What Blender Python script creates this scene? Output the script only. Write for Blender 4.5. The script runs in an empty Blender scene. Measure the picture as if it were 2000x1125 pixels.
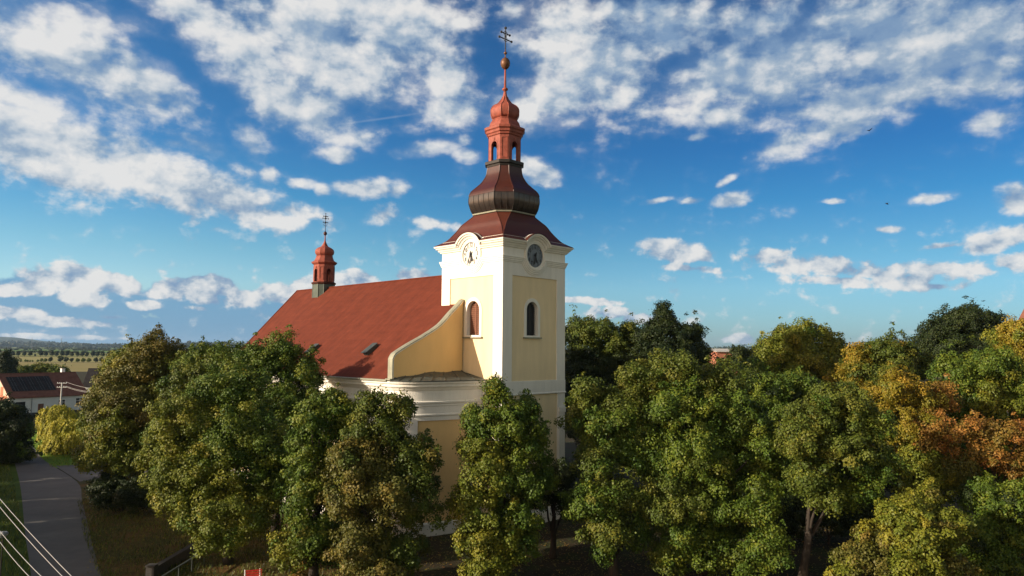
import bpy, bmesh, math, random
import numpy as np
from mathutils import Vector, Matrix
from mathutils.geometry import tessellate_polygon

scene = bpy.context.scene
col = scene.collection
rad = math.radians

# ------------------------------------------------------------------ camera
CAM_H = 15.0
F, PITCH, ROLL = 1400.0, 0.0837073, 0.0076040
CP, SP, CR, SR = math.cos(PITCH), math.sin(PITCH), math.cos(ROLL), math.sin(ROLL)
fwd = Vector((0, CP, SP)); up0 = Vector((0, -SP, CP)); rt0 = Vector((1, 0, 0))
rt = rt0 * CR + up0 * SR
up = up0 * CR - rt0 * SR
cam_data = bpy.data.cameras.new("camera")
cam_data.lens = 36.0 * F / 2000.0
cam_data.sensor_width = 36.0
cam_data.clip_start = 0.5
cam_data.clip_end = 40000.0
cam = bpy.data.objects.new("camera", cam_data)
cam.matrix_world = Matrix(((rt.x, up.x, -fwd.x, 0), (rt.y, up.y, -fwd.y, 0), (rt.z, up.z, -fwd.z, CAM_H), (0, 0, 0, 1)))
col.objects.link(cam)
scene.camera = cam


def ray(px, py):
    a = (px - 1000) / F
    b = (562.5 - py) / F
    a, b = a * CR - b * SR, a * SR + b * CR
    return Vector((a, CP - b * SP, SP + b * CP))


def at(px, py, Y):
    d = ray(px, py)
    t = Y / d.y
    return Vector((d.x * t, Y, CAM_H + d.z * t))


# ------------------------------------------------------------------ sun, sky, exposure
SUN_EL = 18.5
YAW = 0.787147982
eR = Vector((math.cos(YAW), math.sin(YAW), 0))
eL = Vector((-math.sin(YAW), math.cos(YAW), 0))
sun_h = (-eR + eL * 0.38).normalized()
sun_dir = Vector((sun_h.x * math.cos(rad(SUN_EL)), sun_h.y * math.cos(rad(SUN_EL)), math.sin(rad(SUN_EL))))
sd = bpy.data.lights.new("sun", "SUN")
sd.energy = 5.0
sd.angle = rad(0.5)
sd.color = (1.0, 0.875, 0.70)
so = bpy.data.objects.new("sun", sd)
so.rotation_euler = sun_dir.to_track_quat("Z", "Y").to_euler()
col.objects.link(so)

scene.view_settings.view_transform = "Standard"
scene.view_settings.look = "None"
scene.view_settings.gamma = 1.0
scene.view_settings.exposure = 0.57

world = bpy.data.worlds.new("World")
scene.world = world
world.use_nodes = True
#SKY_BEGIN
nt = world.node_tree
nt.nodes.clear()
LK = nt.links.new


def nd(kind, **kw):
    n_ = nt.nodes.new(kind)
    for k, v in kw.items():
        setattr(n_, k, v)
    return n_


def mth(op, a, b=None, c=None, clamp=False):
    n_ = nd("ShaderNodeMath", operation=op, use_clamp=clamp)
    for i, v in enumerate((a, b, c)):
        if v is None: continue
        if isinstance(v, (int, float)): n_.inputs[i].default_value = v
        else: LK(v, n_.inputs[i])
    return n_.outputs[0]


def azel(px, py):
    d = ray(px, py)
    return math.atan2(d.x, d.y), math.asin(d.z / d.length)


def ramp(fac, stops, interp="LINEAR"):
    r = nd("ShaderNodeValToRGB")
    r.color_ramp.interpolation = interp
    el = r.color_ramp.elements
    el[0].position, el[0].color = stops[0][0], (*stops[0][1], 1)
    el[1].position, el[1].color = stops[-1][0], (*stops[-1][1], 1)
    for p_, c_ in stops[1:-1]:
        e_ = el.new(p_)
        e_.color = (*c_, 1)
    LK(fac, r.inputs[0])
    return r.outputs[0]


def mixc(fac, a, b, mode="MIX"):
    m = nd("ShaderNodeMix", data_type="RGBA", blend_type=mode)
    for i, v in ((0, fac), (6, a), (7, b)):
        if isinstance(v, (int, float)): m.inputs[i].default_value = v
        elif isinstance(v, tuple): m.inputs[i].default_value = (*v, 1)
        else: LK(v, m.inputs[i])
    return m.outputs[2]


tc = nd("ShaderNodeTexCoord")
sep = nd("ShaderNodeSeparateXYZ")
LK(tc.outputs["Generated"], sep.inputs[0])
AZ = mth("ARCTAN2", sep.outputs[0], sep.outputs[1])
EL = mth("ARCSINE", sep.outputs[2])
cmb = nd("ShaderNodeCombineXYZ")
LK(AZ, cmb.inputs[0]); LK(EL, cmb.inputs[1])
POS = cmb.outputs[0]

sky = nd("ShaderNodeTexSky", sky_type="NISHITA", sun_disc=False)
sky.sun_elevation = rad(SUN_EL)
sky.sun_rotation = math.atan2(sun_h.x, sun_h.y)
sky.ozone_density = 2.5
sky.dust_density = 0.4
# clear blue: the sky texture graded by elevation (deep blue overhead, pale cyan at the horizon)
e_of = lambda y: azel(1000, y)[1]
gains = [(690, (.46, .70, 1.05)), (645, (.50, .76, 1.10)), (565, (.55, .86, 1.08)), (500, (.42, .79, 0.98)), (400, (.225, .66, .94)), (305, (.175, .56, .90)), (30, (.17, .49, .80))]
stops = [(0.0, (.46 / 2, .70 / 2, 1.05 / 2))] + [((e_of(y) + 0.02) / 0.6, tuple(c / 2 for c in g)) for y, g in gains] + [(1.0, (.17 / 2, .48 / 2, .8 / 2))]
gain = ramp(mth("DIVIDE", mth("ADD", EL, 0.02), 0.6, clamp=True), stops)
azf = ramp(mth("MULTIPLY_ADD", AZ, 0.7, 0.5, clamp=True), [(0.0, (.95, .76, .67)), (0.15, (.95, .76, .67)), (0.35, (.74, .655, .605)), (0.55, (.5, .5, .5)), (0.9, (.42, .44, .45)), (1.0, (.42, .44, .45))])
# unseen hazy sky behind the camera, brightened and warmed to fill the shaded walls
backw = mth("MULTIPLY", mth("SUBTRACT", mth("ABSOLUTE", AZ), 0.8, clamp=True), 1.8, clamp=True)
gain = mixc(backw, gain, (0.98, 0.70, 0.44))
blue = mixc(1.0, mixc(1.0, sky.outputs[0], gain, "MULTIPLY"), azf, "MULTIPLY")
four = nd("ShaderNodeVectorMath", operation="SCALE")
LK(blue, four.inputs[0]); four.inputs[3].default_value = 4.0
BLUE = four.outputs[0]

# cloud banks: centre, half axes and tilt of each, then broken up by noise
CLOUDS = [  # px, py, rx, ry, tilt, weight
    (110, 95, 300, 120, 15, .95), (290, 155, 140, 65, 25, .9), (60, 200, 180, 60, 15, .8),
    (400, 30, 280, 70, 20, .85), (620, 85, 270, 140, 15, .98), (770, 70, 190, 150, -10, .98), (580, 200, 180, 75, 22, .95), (500, 120, 220, 90, 28, .9),
    (180, 130, 260, 90, 18, .85), (680, 120, 260, 110, 10, .85), (250, 320, 330, 70, 16, .9), (1500, 130, 420, 120, -14, .75), (1800, 130, 300, 110, -10, .75),
    (870, 150, 80, 80, 40, .9), (890, 215, 110, 50, -10, .85), (690, 20, 260, 90, 0, .9), (220, 30, 160, 50, 15, .5),
    (90, 290, 300, 100, 12, .98), (290, 335, 240, 75, 20, .98), (450, 385, 210, 55, 16, .95), (40, 240, 160, 60, 0, .9), (560, 410, 90, 24, 8, .75), (310, 388, 60, 26, 5, .75), (120, 350, 180, 35, 8, .8),
    (395, 285, 100, 26, 15, .75), (345, 280, 50, 16, 0, .7), (490, 285, 60, 40, 60, .62), (522, 345, 28, 26, 0, .8), (660, 302, 55, 22, 0, .8), (715, 268, 55, 34, -20, .72),
    (630, 255, 90, 26, 10, .6), (835, 290, 95, 22, -10, .8), (915, 303, 36, 20, 0, .85), (905, 275, 26, 16, 0, .7), (590, 360, 36, 15, 0, .66), (632, 372, 24, 20, 0, .72), (715, 368, 90, 26, -5, .85),
    (775, 372, 26, 18, 0, .75), (750, 420, 48, 26, -15, .72), (850, 437, 70, 16, 8, .68), (1050, 332, 62, 30, 20, .95), (1030, 320, 36, 22, 0, .9), (640, 430, 60, 20, 20, .6), (480, 335, 60, 20, 15, .6),
    (1090, 70, 110, 130, 20, .95), (1070, 200, 160, 75, -8, .98), (1180, 130, 160, 120, -10, .9), (1300, 60, 210, 100, 0, .85), (1400, 150, 200, 105, -15, .92), (1560, 110, 260, 130, -18, .96), (1760, 90, 260, 140, -12, .95),
    (1690, 190, 240, 60, -8, .95), (1900, 60, 170, 150, 0, .92), (1920, 150, 150, 75, -10, .9), (1560, 270, 130, 42, -22, .85), (1640, 250, 120, 36, -15, .8), (1950, 232, 85, 34, -5, .85), (1420, 225, 90, 40, 12, .85), (1310, 215, 45, 24, 10, .68),
    (1360, 268, 34, 11, -5, .7), (1200, 190, 100, 40, -10, .8), (1010, 20, 50, 50, 0, .7), (1500, 40, 200, 70, -5, .7), (1250, 20, 200, 50, 0, .75),
    (1280, 393, 40, 9, -10, .7), (1355, 392, 28, 10, -8, .72), (1430, 390, 56, 20, -10, .85), (1420, 352, 32, 11, -25, .72), (1630, 393, 28, 8, 5, .7), (1820, 387, 75, 16, -5, .75), (1737, 447, 36, 12, 0, .72), (1980, 385, 50, 40, 10, .85),
    (1310, 490, 90, 27, 8, .9), (1372, 497, 36, 18, 0, .9), (1340, 523, 100, 10, 6, .6), (1510, 502, 60, 22, 0, .9), (1590, 518, 190, 30, 8, .8), (1720, 535, 190, 26, 7, .66), (1850, 525, 190, 26, 2, .6), (1950, 470, 110, 26, -15, .85), (1990, 512, 70, 26, 0, .8), (1850, 480, 120, 10, -3, .6), (1650, 548, 160, 16, 4, .7), (1820, 560, 90, 12, 0, .62),
    (1150, 588, 80, 10, 3, .75), (1180, 612, 90, 18, 0, .6), (1250, 622, 60, 14, -5, .72), (1430, 662, 90, 14, 0, .6),
    (160, 548, 120, 32, 3, 1.15), (150, 533, 66, 24, 0, 1.1), (235, 556, 60, 24, 12, 1.1), (75, 560, 62, 24, -8, 1.05), (165, 578, 60, 26, 0, .9), (15, 566, 60, 16, 0, .85), (385, 562, 84, 27, -4, 1.15), (425, 557, 56, 23, 8, 1.1), (470, 580, 36, 20, 10, .95), (330, 566, 50, 17, -10, .95), (410, 585, 60, 20, 0, .6),
    (30, 612, 90, 16, 2, .85), (120, 628, 150, 13, 3, .9), (220, 620, 40, 7, 0, .7),
    (280, 597, 38, 12, 0, .85), (388, 602, 40, 7, 3, .65), (560, 570, 80, 26, -12, .95), (610, 558, 60, 22, 0, .9), (690, 546, 60, 22, -5, .95), (805, 540, 48, 18, -5, .95), (740, 560, 150, 20, 0, .6),
    (70, 657, 220, 7, 1, .7),
]


def blobs(lst):
    outs = []
    for px, py, rx, ry, ang, w in lst:
        a0, e0 = azel(px, py)
        sx = abs(azel(px + rx, py)[0] - azel(px - rx, py)[0]) / 2
        sy = abs(azel(px, py + ry)[1] - azel(px, py - ry)[1]) / 2
        mp = nd("ShaderNodeMapping", vector_type="TEXTURE")
        mp.inputs[1].default_value = (a0, e0, 0)
        mp.inputs[2].default_value = (0, 0, -rad(ang))
        mp.inputs[3].default_value = (sx * 1.25, sy * 1.25, 1)
        LK(POS, mp.inputs[0])
        g = nd("ShaderNodeTexGradient", gradient_type="SPHERICAL")
        LK(mp.outputs[0], g.inputs[0])
        outs.append(mth("MULTIPLY", g.outputs[1], w))
    while len(outs) > 1:
        outs = [mth("SMOOTH_MAX", outs[i], outs[i + 1], 0.12) if i + 1 < len(outs) else outs[i] for i in range(0, len(outs), 2)]
    return outs[0]


def noise(vec, scale, detail, rough, dist=0.0, off=(0, 0, 0), str_=(1, 1.75, 1), rot=0.0):
    mp = nd("ShaderNodeMapping")
    mp.inputs[1].default_value = off
    mp.inputs[2].default_value = (0, 0, rot)
    mp.inputs[3].default_value = str_
    LK(vec, mp.inputs[0])
    n_ = nd("ShaderNodeTexNoise", noise_dimensions="2D")
    n_.inputs["Scale"].default_value = scale
    n_.inputs["Detail"].default_value = detail
    n_.inputs["Roughness"].default_value = rough
    n_.inputs["Distortion"].default_value = dist
    LK(mp.outputs[0], n_.inputs["Vector"])
    return n_.outputs[0]


M = blobs(CLOUDS)
hi_el = mth("MULTIPLY_ADD", EL, 6.0, -0.55, clamp=True)          # 0 near the horizon, 1 overhead


def two(off, det):
    a = noise(POS, 13.0, det, 0.52, 0.1, off=off, rot=0.18)
    b = noise(POS, 34.0, det - 1, 0.55, 0.1, off=tuple(c * 0.55 for c in off), str_=(1, 1.35, 1))
    m_ = nd("ShaderNodeMix", data_type="FLOAT")
    LK(mth("MULTIPLY_ADD", hi_el, 0.42, 0.22), m_.inputs[0])
    LK(b, m_.inputs[2]); LK(a, m_.inputs[3])
    return m_.outputs[0]


n1 = two((0, 0, 0), 7)
n2 = two((-0.020, 0.036, 0), 5)
big = noise(POS, 6.5, 3, 0.5, 0.0, off=(3.1, 1.7, 0))
# elsewhere in the sky (behind the camera) a loose cover of the same clouds
back = mth("MULTIPLY", mth("SUBTRACT", mth("ABSOLUTE", AZ), 0.85, clamp=True), 1.6, clamp=True)
M2 = mth("MAXIMUM", M, mth("MULTIPLY", back, mth("MULTIPLY", big, 0.45)))
amp = mth("MULTIPLY_ADD", mth("MULTIPLY", M2, 4.0, clamp=True), 1.45, 0.5)
dens = mth("ADD", mth("MULTIPLY", M2, 1.2), mth("MULTIPLY", mth("SUBTRACT", n1, 0.5), amp))
mr = nd("ShaderNodeMapRange", interpolation_type="SMOOTHSTEP")
mr.inputs[1].default_value = 0.22
LK(mth("MULTIPLY_ADD", hi_el, 0.34, 0.55), mr.inputs[2])
LK(dens, mr.inputs[0])
# a soft veil that holds the puffs of a bank together
ve = nd("ShaderNodeMapRange", interpolation_type="SMOOTHSTEP")
ve.inputs[1].default_value = 0.12
ve.inputs[2].default_value = 0.95
LK(mth("ADD", M2, mth("MULTIPLY", mth("SUBTRACT", n1, 0.5), 0.9)), ve.inputs[0])
ALPHA = mth("MAXIMUM", mth("MULTIPLY", mr.outputs[0], 0.96), mth("MULTIPLY", ve.outputs[0], 0.80))
relief = mth("MULTIPLY_ADD", mth("SUBTRACT", n1, n2), 2.5, 0.56)
relief = mth("ADD", relief, mth("MULTIPLY", mth("SUBTRACT", 0.54, big), 1.5))
# the high bank on the right is thicker and greyer
thick = mth("MULTIPLY", mth("MULTIPLY_ADD", AZ, 1.5, 0.12, clamp=True), mth("MULTIPLY_ADD", EL, 3.5, -0.45, clamp=True))
relief = mth("SUBTRACT", relief, mth("MULTIPLY", thick, 0.55), clamp=True)
lit = ramp(relief, [(0.0, (1.85, 2.85, 4.3)), (0.35, (3.1, 3.9, 4.85)), (0.62, (5.0, 5.4, 5.8)), (1.0, (6.7, 6.65, 6.55))])
COL = mixc(ALPHA, BLUE, lit)
# blue-grey bodies of the distant cumulus along the left horizon
BODY = blobs([(150, 590, 190, 66, 2, 1.0), (420, 605, 170, 54, 6, 1.0), (260, 650, 480, 40, 0, .95), (30, 600, 160, 60, 0, 1.0), (600, 625, 200, 50, 0, .9), (800, 610, 200, 60, 0, .7)])
bm_ = nd("ShaderNodeMapRange", interpolation_type="SMOOTHSTEP")
bm_.inputs[1].default_value = 0.20
bm_.inputs[2].default_value = 0.34
LK(mth("ADD", BODY, mth("MULTIPLY", mth("SUBTRACT", n1, 0.5), 0.7)), bm_.inputs[0])
body_a = mth("MULTIPLY", bm_.outputs[0], 0.85)
under = mixc(body_a, BLUE, (1.22, 2.80, 4.6))
COL = mixc(ALPHA, under, lit)
# a faint vapour trail
tr = nd("ShaderNodeMapping", vector_type="TEXTURE")
ta, te = azel(745, 232)
tr.inputs[1].default_value = (ta, te, 0)
tr.inputs[2].default_value = (0, 0, rad(11))
tr.inputs[3].default_value = (0.085, 0.0022, 1)
LK(POS, tr.inputs[0])
tg_ = nd("ShaderNodeTexGradient", gradient_type="SPHERICAL")
LK(tr.outputs[0], tg_.inputs[0])
COL = mixc(mth("MULTIPLY", tg_.outputs[1], 0.16), COL, (5.2, 5.6, 6.0))
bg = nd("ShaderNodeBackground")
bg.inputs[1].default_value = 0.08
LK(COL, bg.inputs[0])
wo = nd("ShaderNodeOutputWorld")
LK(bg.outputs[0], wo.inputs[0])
#SKY_END

scene.cycles.max_bounces = 5
scene.cycles.diffuse_bounces = 3
scene.cycles.glossy_bounces = 2
scene.cycles.transmission_bounces = 3
scene.cycles.transparent_max_bounces = 4
scene.cycles.volume_bounces = 0
scene.cycles.sample_clamp_indirect = 6.0

# ------------------------------------------------------------------ materials
MATS = {}


def mat(name, base, rough=0.8, var=0.12, scale=3.0, metallic=0.0, bump=0.0, bscale=30.0, spec=0.3, stretch=None, var2=None):
    m = bpy.data.materials.new(name)
    m.use_nodes = True
    t = m.node_tree
    b = t.nodes["Principled BSDF"]
    b.inputs["Roughness"].default_value = rough
    b.inputs["Metallic"].default_value = metallic
    b.inputs["Specular IOR Level"].default_value = spec
    tc = t.nodes.new("ShaderNodeTexCoord")
    src = tc.outputs["Object"]
    if stretch:
        mp = t.nodes.new("ShaderNodeMapping")
        mp.inputs["Scale"].default_value = stretch
        t.links.new(src, mp.inputs[0])
        src = mp.outputs[0]
    n = t.nodes.new("ShaderNodeTexNoise")
    n.inputs["Scale"].default_value = scale
    n.inputs["Detail"].default_value = 6
    n.inputs["Roughness"].default_value = 0.65
    t.links.new(src, n.inputs["Vector"])
    r = t.nodes.new("ShaderNodeValToRGB")
    r.color_ramp.elements[0].position = 0.3
    r.color_ramp.elements[1].position = 0.7
    lo = [max(0, c * (1 - var)) for c in base]
    hi = [min(1, c * (1 + var)) for c in base] if var2 is None else var2
    r.color_ramp.elements[0].color = (*lo, 1)
    r.color_ramp.elements[1].color = (*hi, 1)
    t.links.new(n.outputs["Fac"], r.inputs[0])
    t.links.new(r.outputs[0], b.inputs["Base Color"])
    if bump:
        n2 = t.nodes.new("ShaderNodeTexNoise")
        n2.inputs["Scale"].default_value = bscale
        n2.inputs["Detail"].default_value = 4
        t.links.new(src, n2.inputs["Vector"])
        bp = t.nodes.new("ShaderNodeBump")
        bp.inputs["Strength"].default_value = bump
        bp.inputs["Distance"].default_value = 0.05
        t.links.new(n2.outputs["Fac"], bp.inputs["Height"])
        t.links.new(bp.outputs[0], b.inputs["Normal"])
    MATS[name] = m
    return m


def leaf_mat(name, transl=0.3):
    m = bpy.data.materials.new(name)
    m.use_nodes = True
    t = m.node_tree
    b = t.nodes["Principled BSDF"]
    b.inputs["Roughness"].default_value = 0.55
    b.inputs["Specular IOR Level"].default_value = 0.22
    a = t.nodes.new("ShaderNodeAttribute")
    a.attribute_name = "tint"
    t.links.new(a.outputs["Color"], b.inputs["Base Color"])
    tr = t.nodes.new("ShaderNodeBsdfTranslucent")
    mul = t.nodes.new("ShaderNodeMix")
    mul.data_type = "RGBA"
    mul.blend_type = "MULTIPLY"
    mul.inputs[0].default_value = 1.0
    t.links.new(a.outputs["Color"], mul.inputs[6])
    mul.inputs[7].default_value = (1.25, 1.3, 0.6, 1)
    t.links.new(mul.outputs[2], tr.inputs[0])
    mx = t.nodes.new("ShaderNodeMixShader")
    mx.inputs[0].default_value = transl
    t.links.new(b.outputs[0], mx.inputs[1])
    t.links.new(tr.outputs[0], mx.inputs[2])
    out = t.nodes["Material Output"]
    t.links.new(mx.outputs[0], out.inputs[0])
    MATS[name] = m
    return m


M_WHITE = mat("white_plaster", (0.79, 0.745, 0.66), 0.9, 0.085, 1.3, bump=0.15, bscale=14, stretch=(1, 1, 0.16))
M_YELLOW = mat("yellow_plaster", (0.79, 0.625, 0.385), 0.9, 0.08, 1.1, bump=0.15, bscale=14, stretch=(1, 1, 0.18))
M_ROOF = mat("red_roof_sheet", (0.118, 0.028, 0.0145), 0.8, 0.16, 0.9, bump=0.25, bscale=9, spec=0.12)


def add_courses(m, scale, strength):
    """fine horizontal sheet courses and darker streaks that run down the slope"""
    t = m.node_tree
    b = t.nodes["Principled BSDF"]
    tc = t.nodes.new("ShaderNodeTexCoord")
    w = t.nodes.new("ShaderNodeTexWave")
    w.wave_type = "BANDS"
    w.bands_direction = "Z"
    w.wave_profile = "SAW"
    w.inputs["Scale"].default_value = scale
    w.inputs["Distortion"].default_value = 0.6
    w.inputs["Detail"].default_value = 2
    w.inputs["Detail Scale"].default_value = 3
    t.links.new(tc.outputs["Object"], w.inputs["Vector"])
    bp = t.nodes.new("ShaderNodeBump")
    bp.inputs["Strength"].default_value = strength
    bp.inputs["Distance"].default_value = 0.04
    t.links.new(w.outputs["Fac"], bp.inputs["Height"])
    t.links.new(bp.outputs[0], b.inputs["Normal"])
    mp = t.nodes.new("ShaderNodeMapping")
    mp.inputs["Scale"].default_value = (0.25, 2.2, 0.25)
    t.links.new(tc.outputs["Object"], mp.inputs[0])
    n = t.nodes.new("ShaderNodeTexNoise")
    n.inputs["Scale"].default_value = 1.0
    n.inputs["Detail"].default_value = 5
    t.links.new(mp.outputs[0], n.inputs["Vector"])
    r = t.nodes.new("ShaderNodeMapRange")
    r.inputs[1].default_value = 0.3
    r.inputs[2].default_value = 0.7
    r.inputs[3].default_value = 0.90
    r.inputs[4].default_value = 1.09
    t.links.new(n.outputs["Fac"], r.inputs[0])
    old = b.inputs["Base Color"].links[0].from_socket
    mx = t.nodes.new("ShaderNodeVectorMath")
    mx.operation = "SCALE"
    t.links.new(old, mx.inputs[0])
    t.links.new(r.outputs[0], mx.inputs[3])
    r2 = t.nodes.new("ShaderNodeMapRange")
    r2.inputs[3].default_value = 1.03
    r2.inputs[4].default_value = 0.96
    t.links.new(w.outputs["Fac"], r2.inputs[0])
    mx2 = t.nodes.new("ShaderNodeVectorMath")
    mx2.operation = "SCALE"
    t.links.new(mx.outputs[0], mx2.inputs[0])
    t.links.new(r2.outputs[0], mx2.inputs[3])
    t.links.new(mx2.outputs[0], b.inputs["Base Color"])


add_courses(M_ROOF, 0.42, 0.28)
M_COPPER = mat("red_painted_sheet", (0.26, 0.072, 0.048), 0.5, 0.32, 2.2, bump=0.1, bscale=6, spec=0.2)
M_ONION = mat("dark_red_sheet", (0.052, 0.013, 0.007), 0.45, 0.18, 1.6, bump=0.15, bscale=5, spec=0.4)
M_HELM = mat("tower_roof_sheet", (0.078, 0.018, 0.009), 0.5, 0.16, 1.2, bump=0.2, bscale=7, spec=0.35)
M_OCHRE = mat("ochre_plaster", (0.80, 0.53, 0.23), 0.9, 0.06, 0.7, bump=0.15, bscale=14, stretch=(1, 1, 0.35))
M_BAND = mat("grey_sheet_metal", (0.064, 0.052, 0.046), 0.34, 0.3, 2.5, metallic=0.55, spec=0.5, stretch=(3, 3, 0.6))
M_BLACK = mat("black_metal", (0.025, 0.022, 0.02), 0.5, 0.2, 3)
M_GOLD = mat("tarnished_gilding", (0.15, 0.070, 0.035), 0.45, 0.35, 4, metallic=0.3)
M_SLATE = mat("dark_metal_roof", (0.075, 0.085, 0.078), 0.5, 0.35, 1.6, metallic=0.3, bump=0.3, bscale=3)
M_COPING = mat("grey_green_coping", (0.27, 0.265, 0.20), 0.6, 0.2, 1.5, metallic=0.2)
M_DARKIN = mat("dark_interior", (0.015, 0.014, 0.013), 0.9, 0.1, 1)
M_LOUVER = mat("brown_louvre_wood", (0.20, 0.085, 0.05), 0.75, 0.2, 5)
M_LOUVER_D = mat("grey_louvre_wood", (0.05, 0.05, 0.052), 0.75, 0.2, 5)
M_DIAL_SHADE = mat("shaded_clock_dial", (0.16, 0.185, 0.22), 0.4, 0.05, 2)  # dial colour darkened for the tower face in shade
M_DIAL_LIT = mat("sunlit_clock_dial", (0.66, 0.65, 0.6), 0.5, 0.04, 2)  # same kind of dial, sunlight put into its paler colour
M_NUM = mat("clock_black", (0.015, 0.015, 0.018), 0.5, 0.05, 2)
M_GREENSHEET = mat("green_grey_sheet", (0.075, 0.095, 0.08), 0.5, 0.25, 2, metallic=0.2)
M_BRONZE = mat("bell_bronze", (0.22, 0.19, 0.15), 0.35, 0.2, 3, metallic=0.8)
M_BARK = mat("bark", (0.042, 0.033, 0.025), 0.95, 0.3, 6, bump=0.6, bscale=18, stretch=(1, 1, 0.25))
M_LEAF = leaf_mat("leaves", 0.1)
M_NEEDLE = leaf_mat("needles", 0.12)
M_GLASS = mat("window_glass", (0.03, 0.035, 0.04), 0.12, 0.2, 1, spec=0.6)
M_STONE = mat("grey_stone", (0.05, 0.045, 0.04), 0.9, 0.2, 3, bump=0.3, bscale=12)
M_CONCRETE = mat("concrete", (0.42, 0.41, 0.38), 0.85, 0.12, 3)
M_HWHITE = mat("house_render", (0.62, 0.62, 0.60), 0.9, 0.07, 0.6)
M_HCREAM = mat("house_gable_render", (0.58, 0.44, 0.33), 0.9, 0.10, 0.8)
M_HBRICK = mat("orange_brick", (0.42, 0.16, 0.085), 0.9, 0.2, 2)
M_HROOF = mat("brown_tiles", (0.17, 0.068, 0.045), 0.9, 0.28, 1.2, bump=0.5, bscale=4)
M_SOLAR = mat("solar_glass", (0.030, 0.026, 0.026), 0.6, 0.3, 1, spec=0.1)
M_CABLE = mat("pale_cable", (0.30, 0.29, 0.27), 0.5, 0.05, 2)
M_RED = mat("red_paint", (0.55, 0.04, 0.03), 0.4, 0.08, 3)
M_WPAINT = mat("white_paint", (0.75, 0.74, 0.72), 0.4, 0.06, 3)
M_BIRD = mat("dark_feathers", (0.02, 0.02, 0.02), 0.8, 0.2, 10)
M_LAMP = mat("grey_lamp_metal", (0.2, 0.205, 0.205), 0.4, 0.1, 3)
M_SALMON = mat("salmon_render", (0.34, 0.13, 0.075), 0.9, 0.1, 1)


# ------------------------------------------------------------------ mesh helpers
class MB:
    def __init__(self):
        self.v = []
        self.f = []
        self.mi = []
        self.mats = []

    def mid(self, m):
        if m not in self.mats:
            self.mats.append(m)
        return self.mats.index(m)

    def vert(self, p):
        self.v.append(tuple(p))
        return len(self.v) - 1

    def face(self, pts, m):
        ids = [self.vert(p) for p in pts]
        self.f.append(ids)
        self.mi.append(self.mid(m))

    def box(self, lo, hi, m, T=None):
        x0, y0, z0 = lo
        x1, y1, z1 = hi
        P = [(x0, y0, z0), (x1, y0, z0), (x1, y1, z0), (x0, y1, z0), (x0, y0, z1), (x1, y0, z1), (x1, y1, z1), (x0, y1, z1)]
        if T is not None:
            P = [T(*p) if callable(T) else tuple(T @ Vector(p)) for p in P]
        b = len(self.v)
        self.v += [tuple(p) for p in P]
        k = self.mid(m)
        for q in ((0, 3, 2, 1), (4, 5, 6, 7), (0, 1, 5, 4), (1, 2, 6, 5), (2, 3, 7, 6), (3, 0, 4, 7)):
            self.f.append([b + i for i in q])
            self.mi.append(k)

    def loft(self, rings, m, caps=(True, True)):
        b = len(self.v)
        n = len(rings[0])
        for r in rings:
            self.v += [tuple(p) for p in r]
        k = self.mid(m)
        for i in range(len(rings) - 1):
            for j in range(n):
                a = b + i * n + j
                c = b + i * n + (j + 1) % n
                self.f.append([a, c, c + n, a + n])
                self.mi.append(k)
        if caps[0]:
            self.f.append([b + j for j in range(n)][::-1]); self.mi.append(k)
        if caps[1]:
            e = b + (len(rings) - 1) * n
            self.f.append([e + j for j in range(n)]); self.mi.append(k)

    def tube(self, pts, r, m, n=6, caps=True):
        pts = [Vector(p) for p in pts]
        rs = r if isinstance(r, (list, tuple)) else [r] * len(pts)
        rings = []
        for i, p in enumerate(pts):
            d = (pts[min(i + 1, len(pts) - 1)] - pts[max(i - 1, 0)]).normalized()
            a = Vector((0, 0, 1)) if abs(d.z) < 0.9 else Vector((1, 0, 0))
            u = d.cross(a).normalized()
            w = d.cross(u).normalized()
            rings.append([p + (u * math.cos(2 * math.pi * k / n) + w * math.sin(2 * math.pi * k / n)) * rs[i] for k in range(n)])
        self.loft(rings, m, (caps, caps))

    def lathe(self, prof, m, n=20, c=(0, 0)):
        rings = [[(c[0] + r * math.cos(2 * math.pi * k / n), c[1] + r * math.sin(2 * math.pi * k / n), z) for k in range(n)] for z, r in prof]
        self.loft(rings, m)

    def build(self, name, parent=None, smooth=False, loc=None):
        me = bpy.data.meshes.new(name)
        me.from_pydata(self.v, [], self.f)
        for m in self.mats:
            me.materials.append(m)
        me.polygons.foreach_set("material_index", self.mi)
        if smooth:
            me.polygons.foreach_set("use_smooth", [True] * len(self.f))
        me.validate()
        bm = bmesh.new()
        bm.from_mesh(me)
        bmesh.ops.remove_doubles(bm, verts=bm.verts, dist=0.0004)
        bmesh.ops.recalc_face_normals(bm, faces=bm.faces)
        bm.to_mesh(me)
        bm.free()
        o = bpy.data.objects.new(name, me)
        if parent is not None:
            o.parent = parent
        if loc is not None:
            o.location = loc
        col.objects.link(o)
        return o


def tag(o, label=None, cat=None, group=None, kind=None):
    if label: o["label"] = label
    if cat: o["category"] = cat
    if group: o["group"] = group
    if kind: o["kind"] = kind
    return o


def empty(name, loc=(0, 0, 0), rz=0.0):
    o = bpy.data.objects.new(name, None)
    o.location = loc
    o.rotation_euler = (0, 0, rz)
    col.objects.link(o)
    return o


def catmull(pts, k=6):
    pts = [tuple(p) for p in pts]
    P = [pts[0]] + pts + [pts[-1]]
    out = []
    for i in range(1, len(P) - 2):
        for s in range(k):
            t = s / k
            out.append(tuple(0.5 * (2 * b + (c - a) * t + (2 * a - 5 * b + 4 * c - d) * t * t + (3 * b - a - 3 * c + d) * t ** 3)
                             for a, b, c, d in zip(P[i - 1], P[i], P[i + 1], P[i + 2])))
    out.append(pts[-1])
    return out


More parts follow.
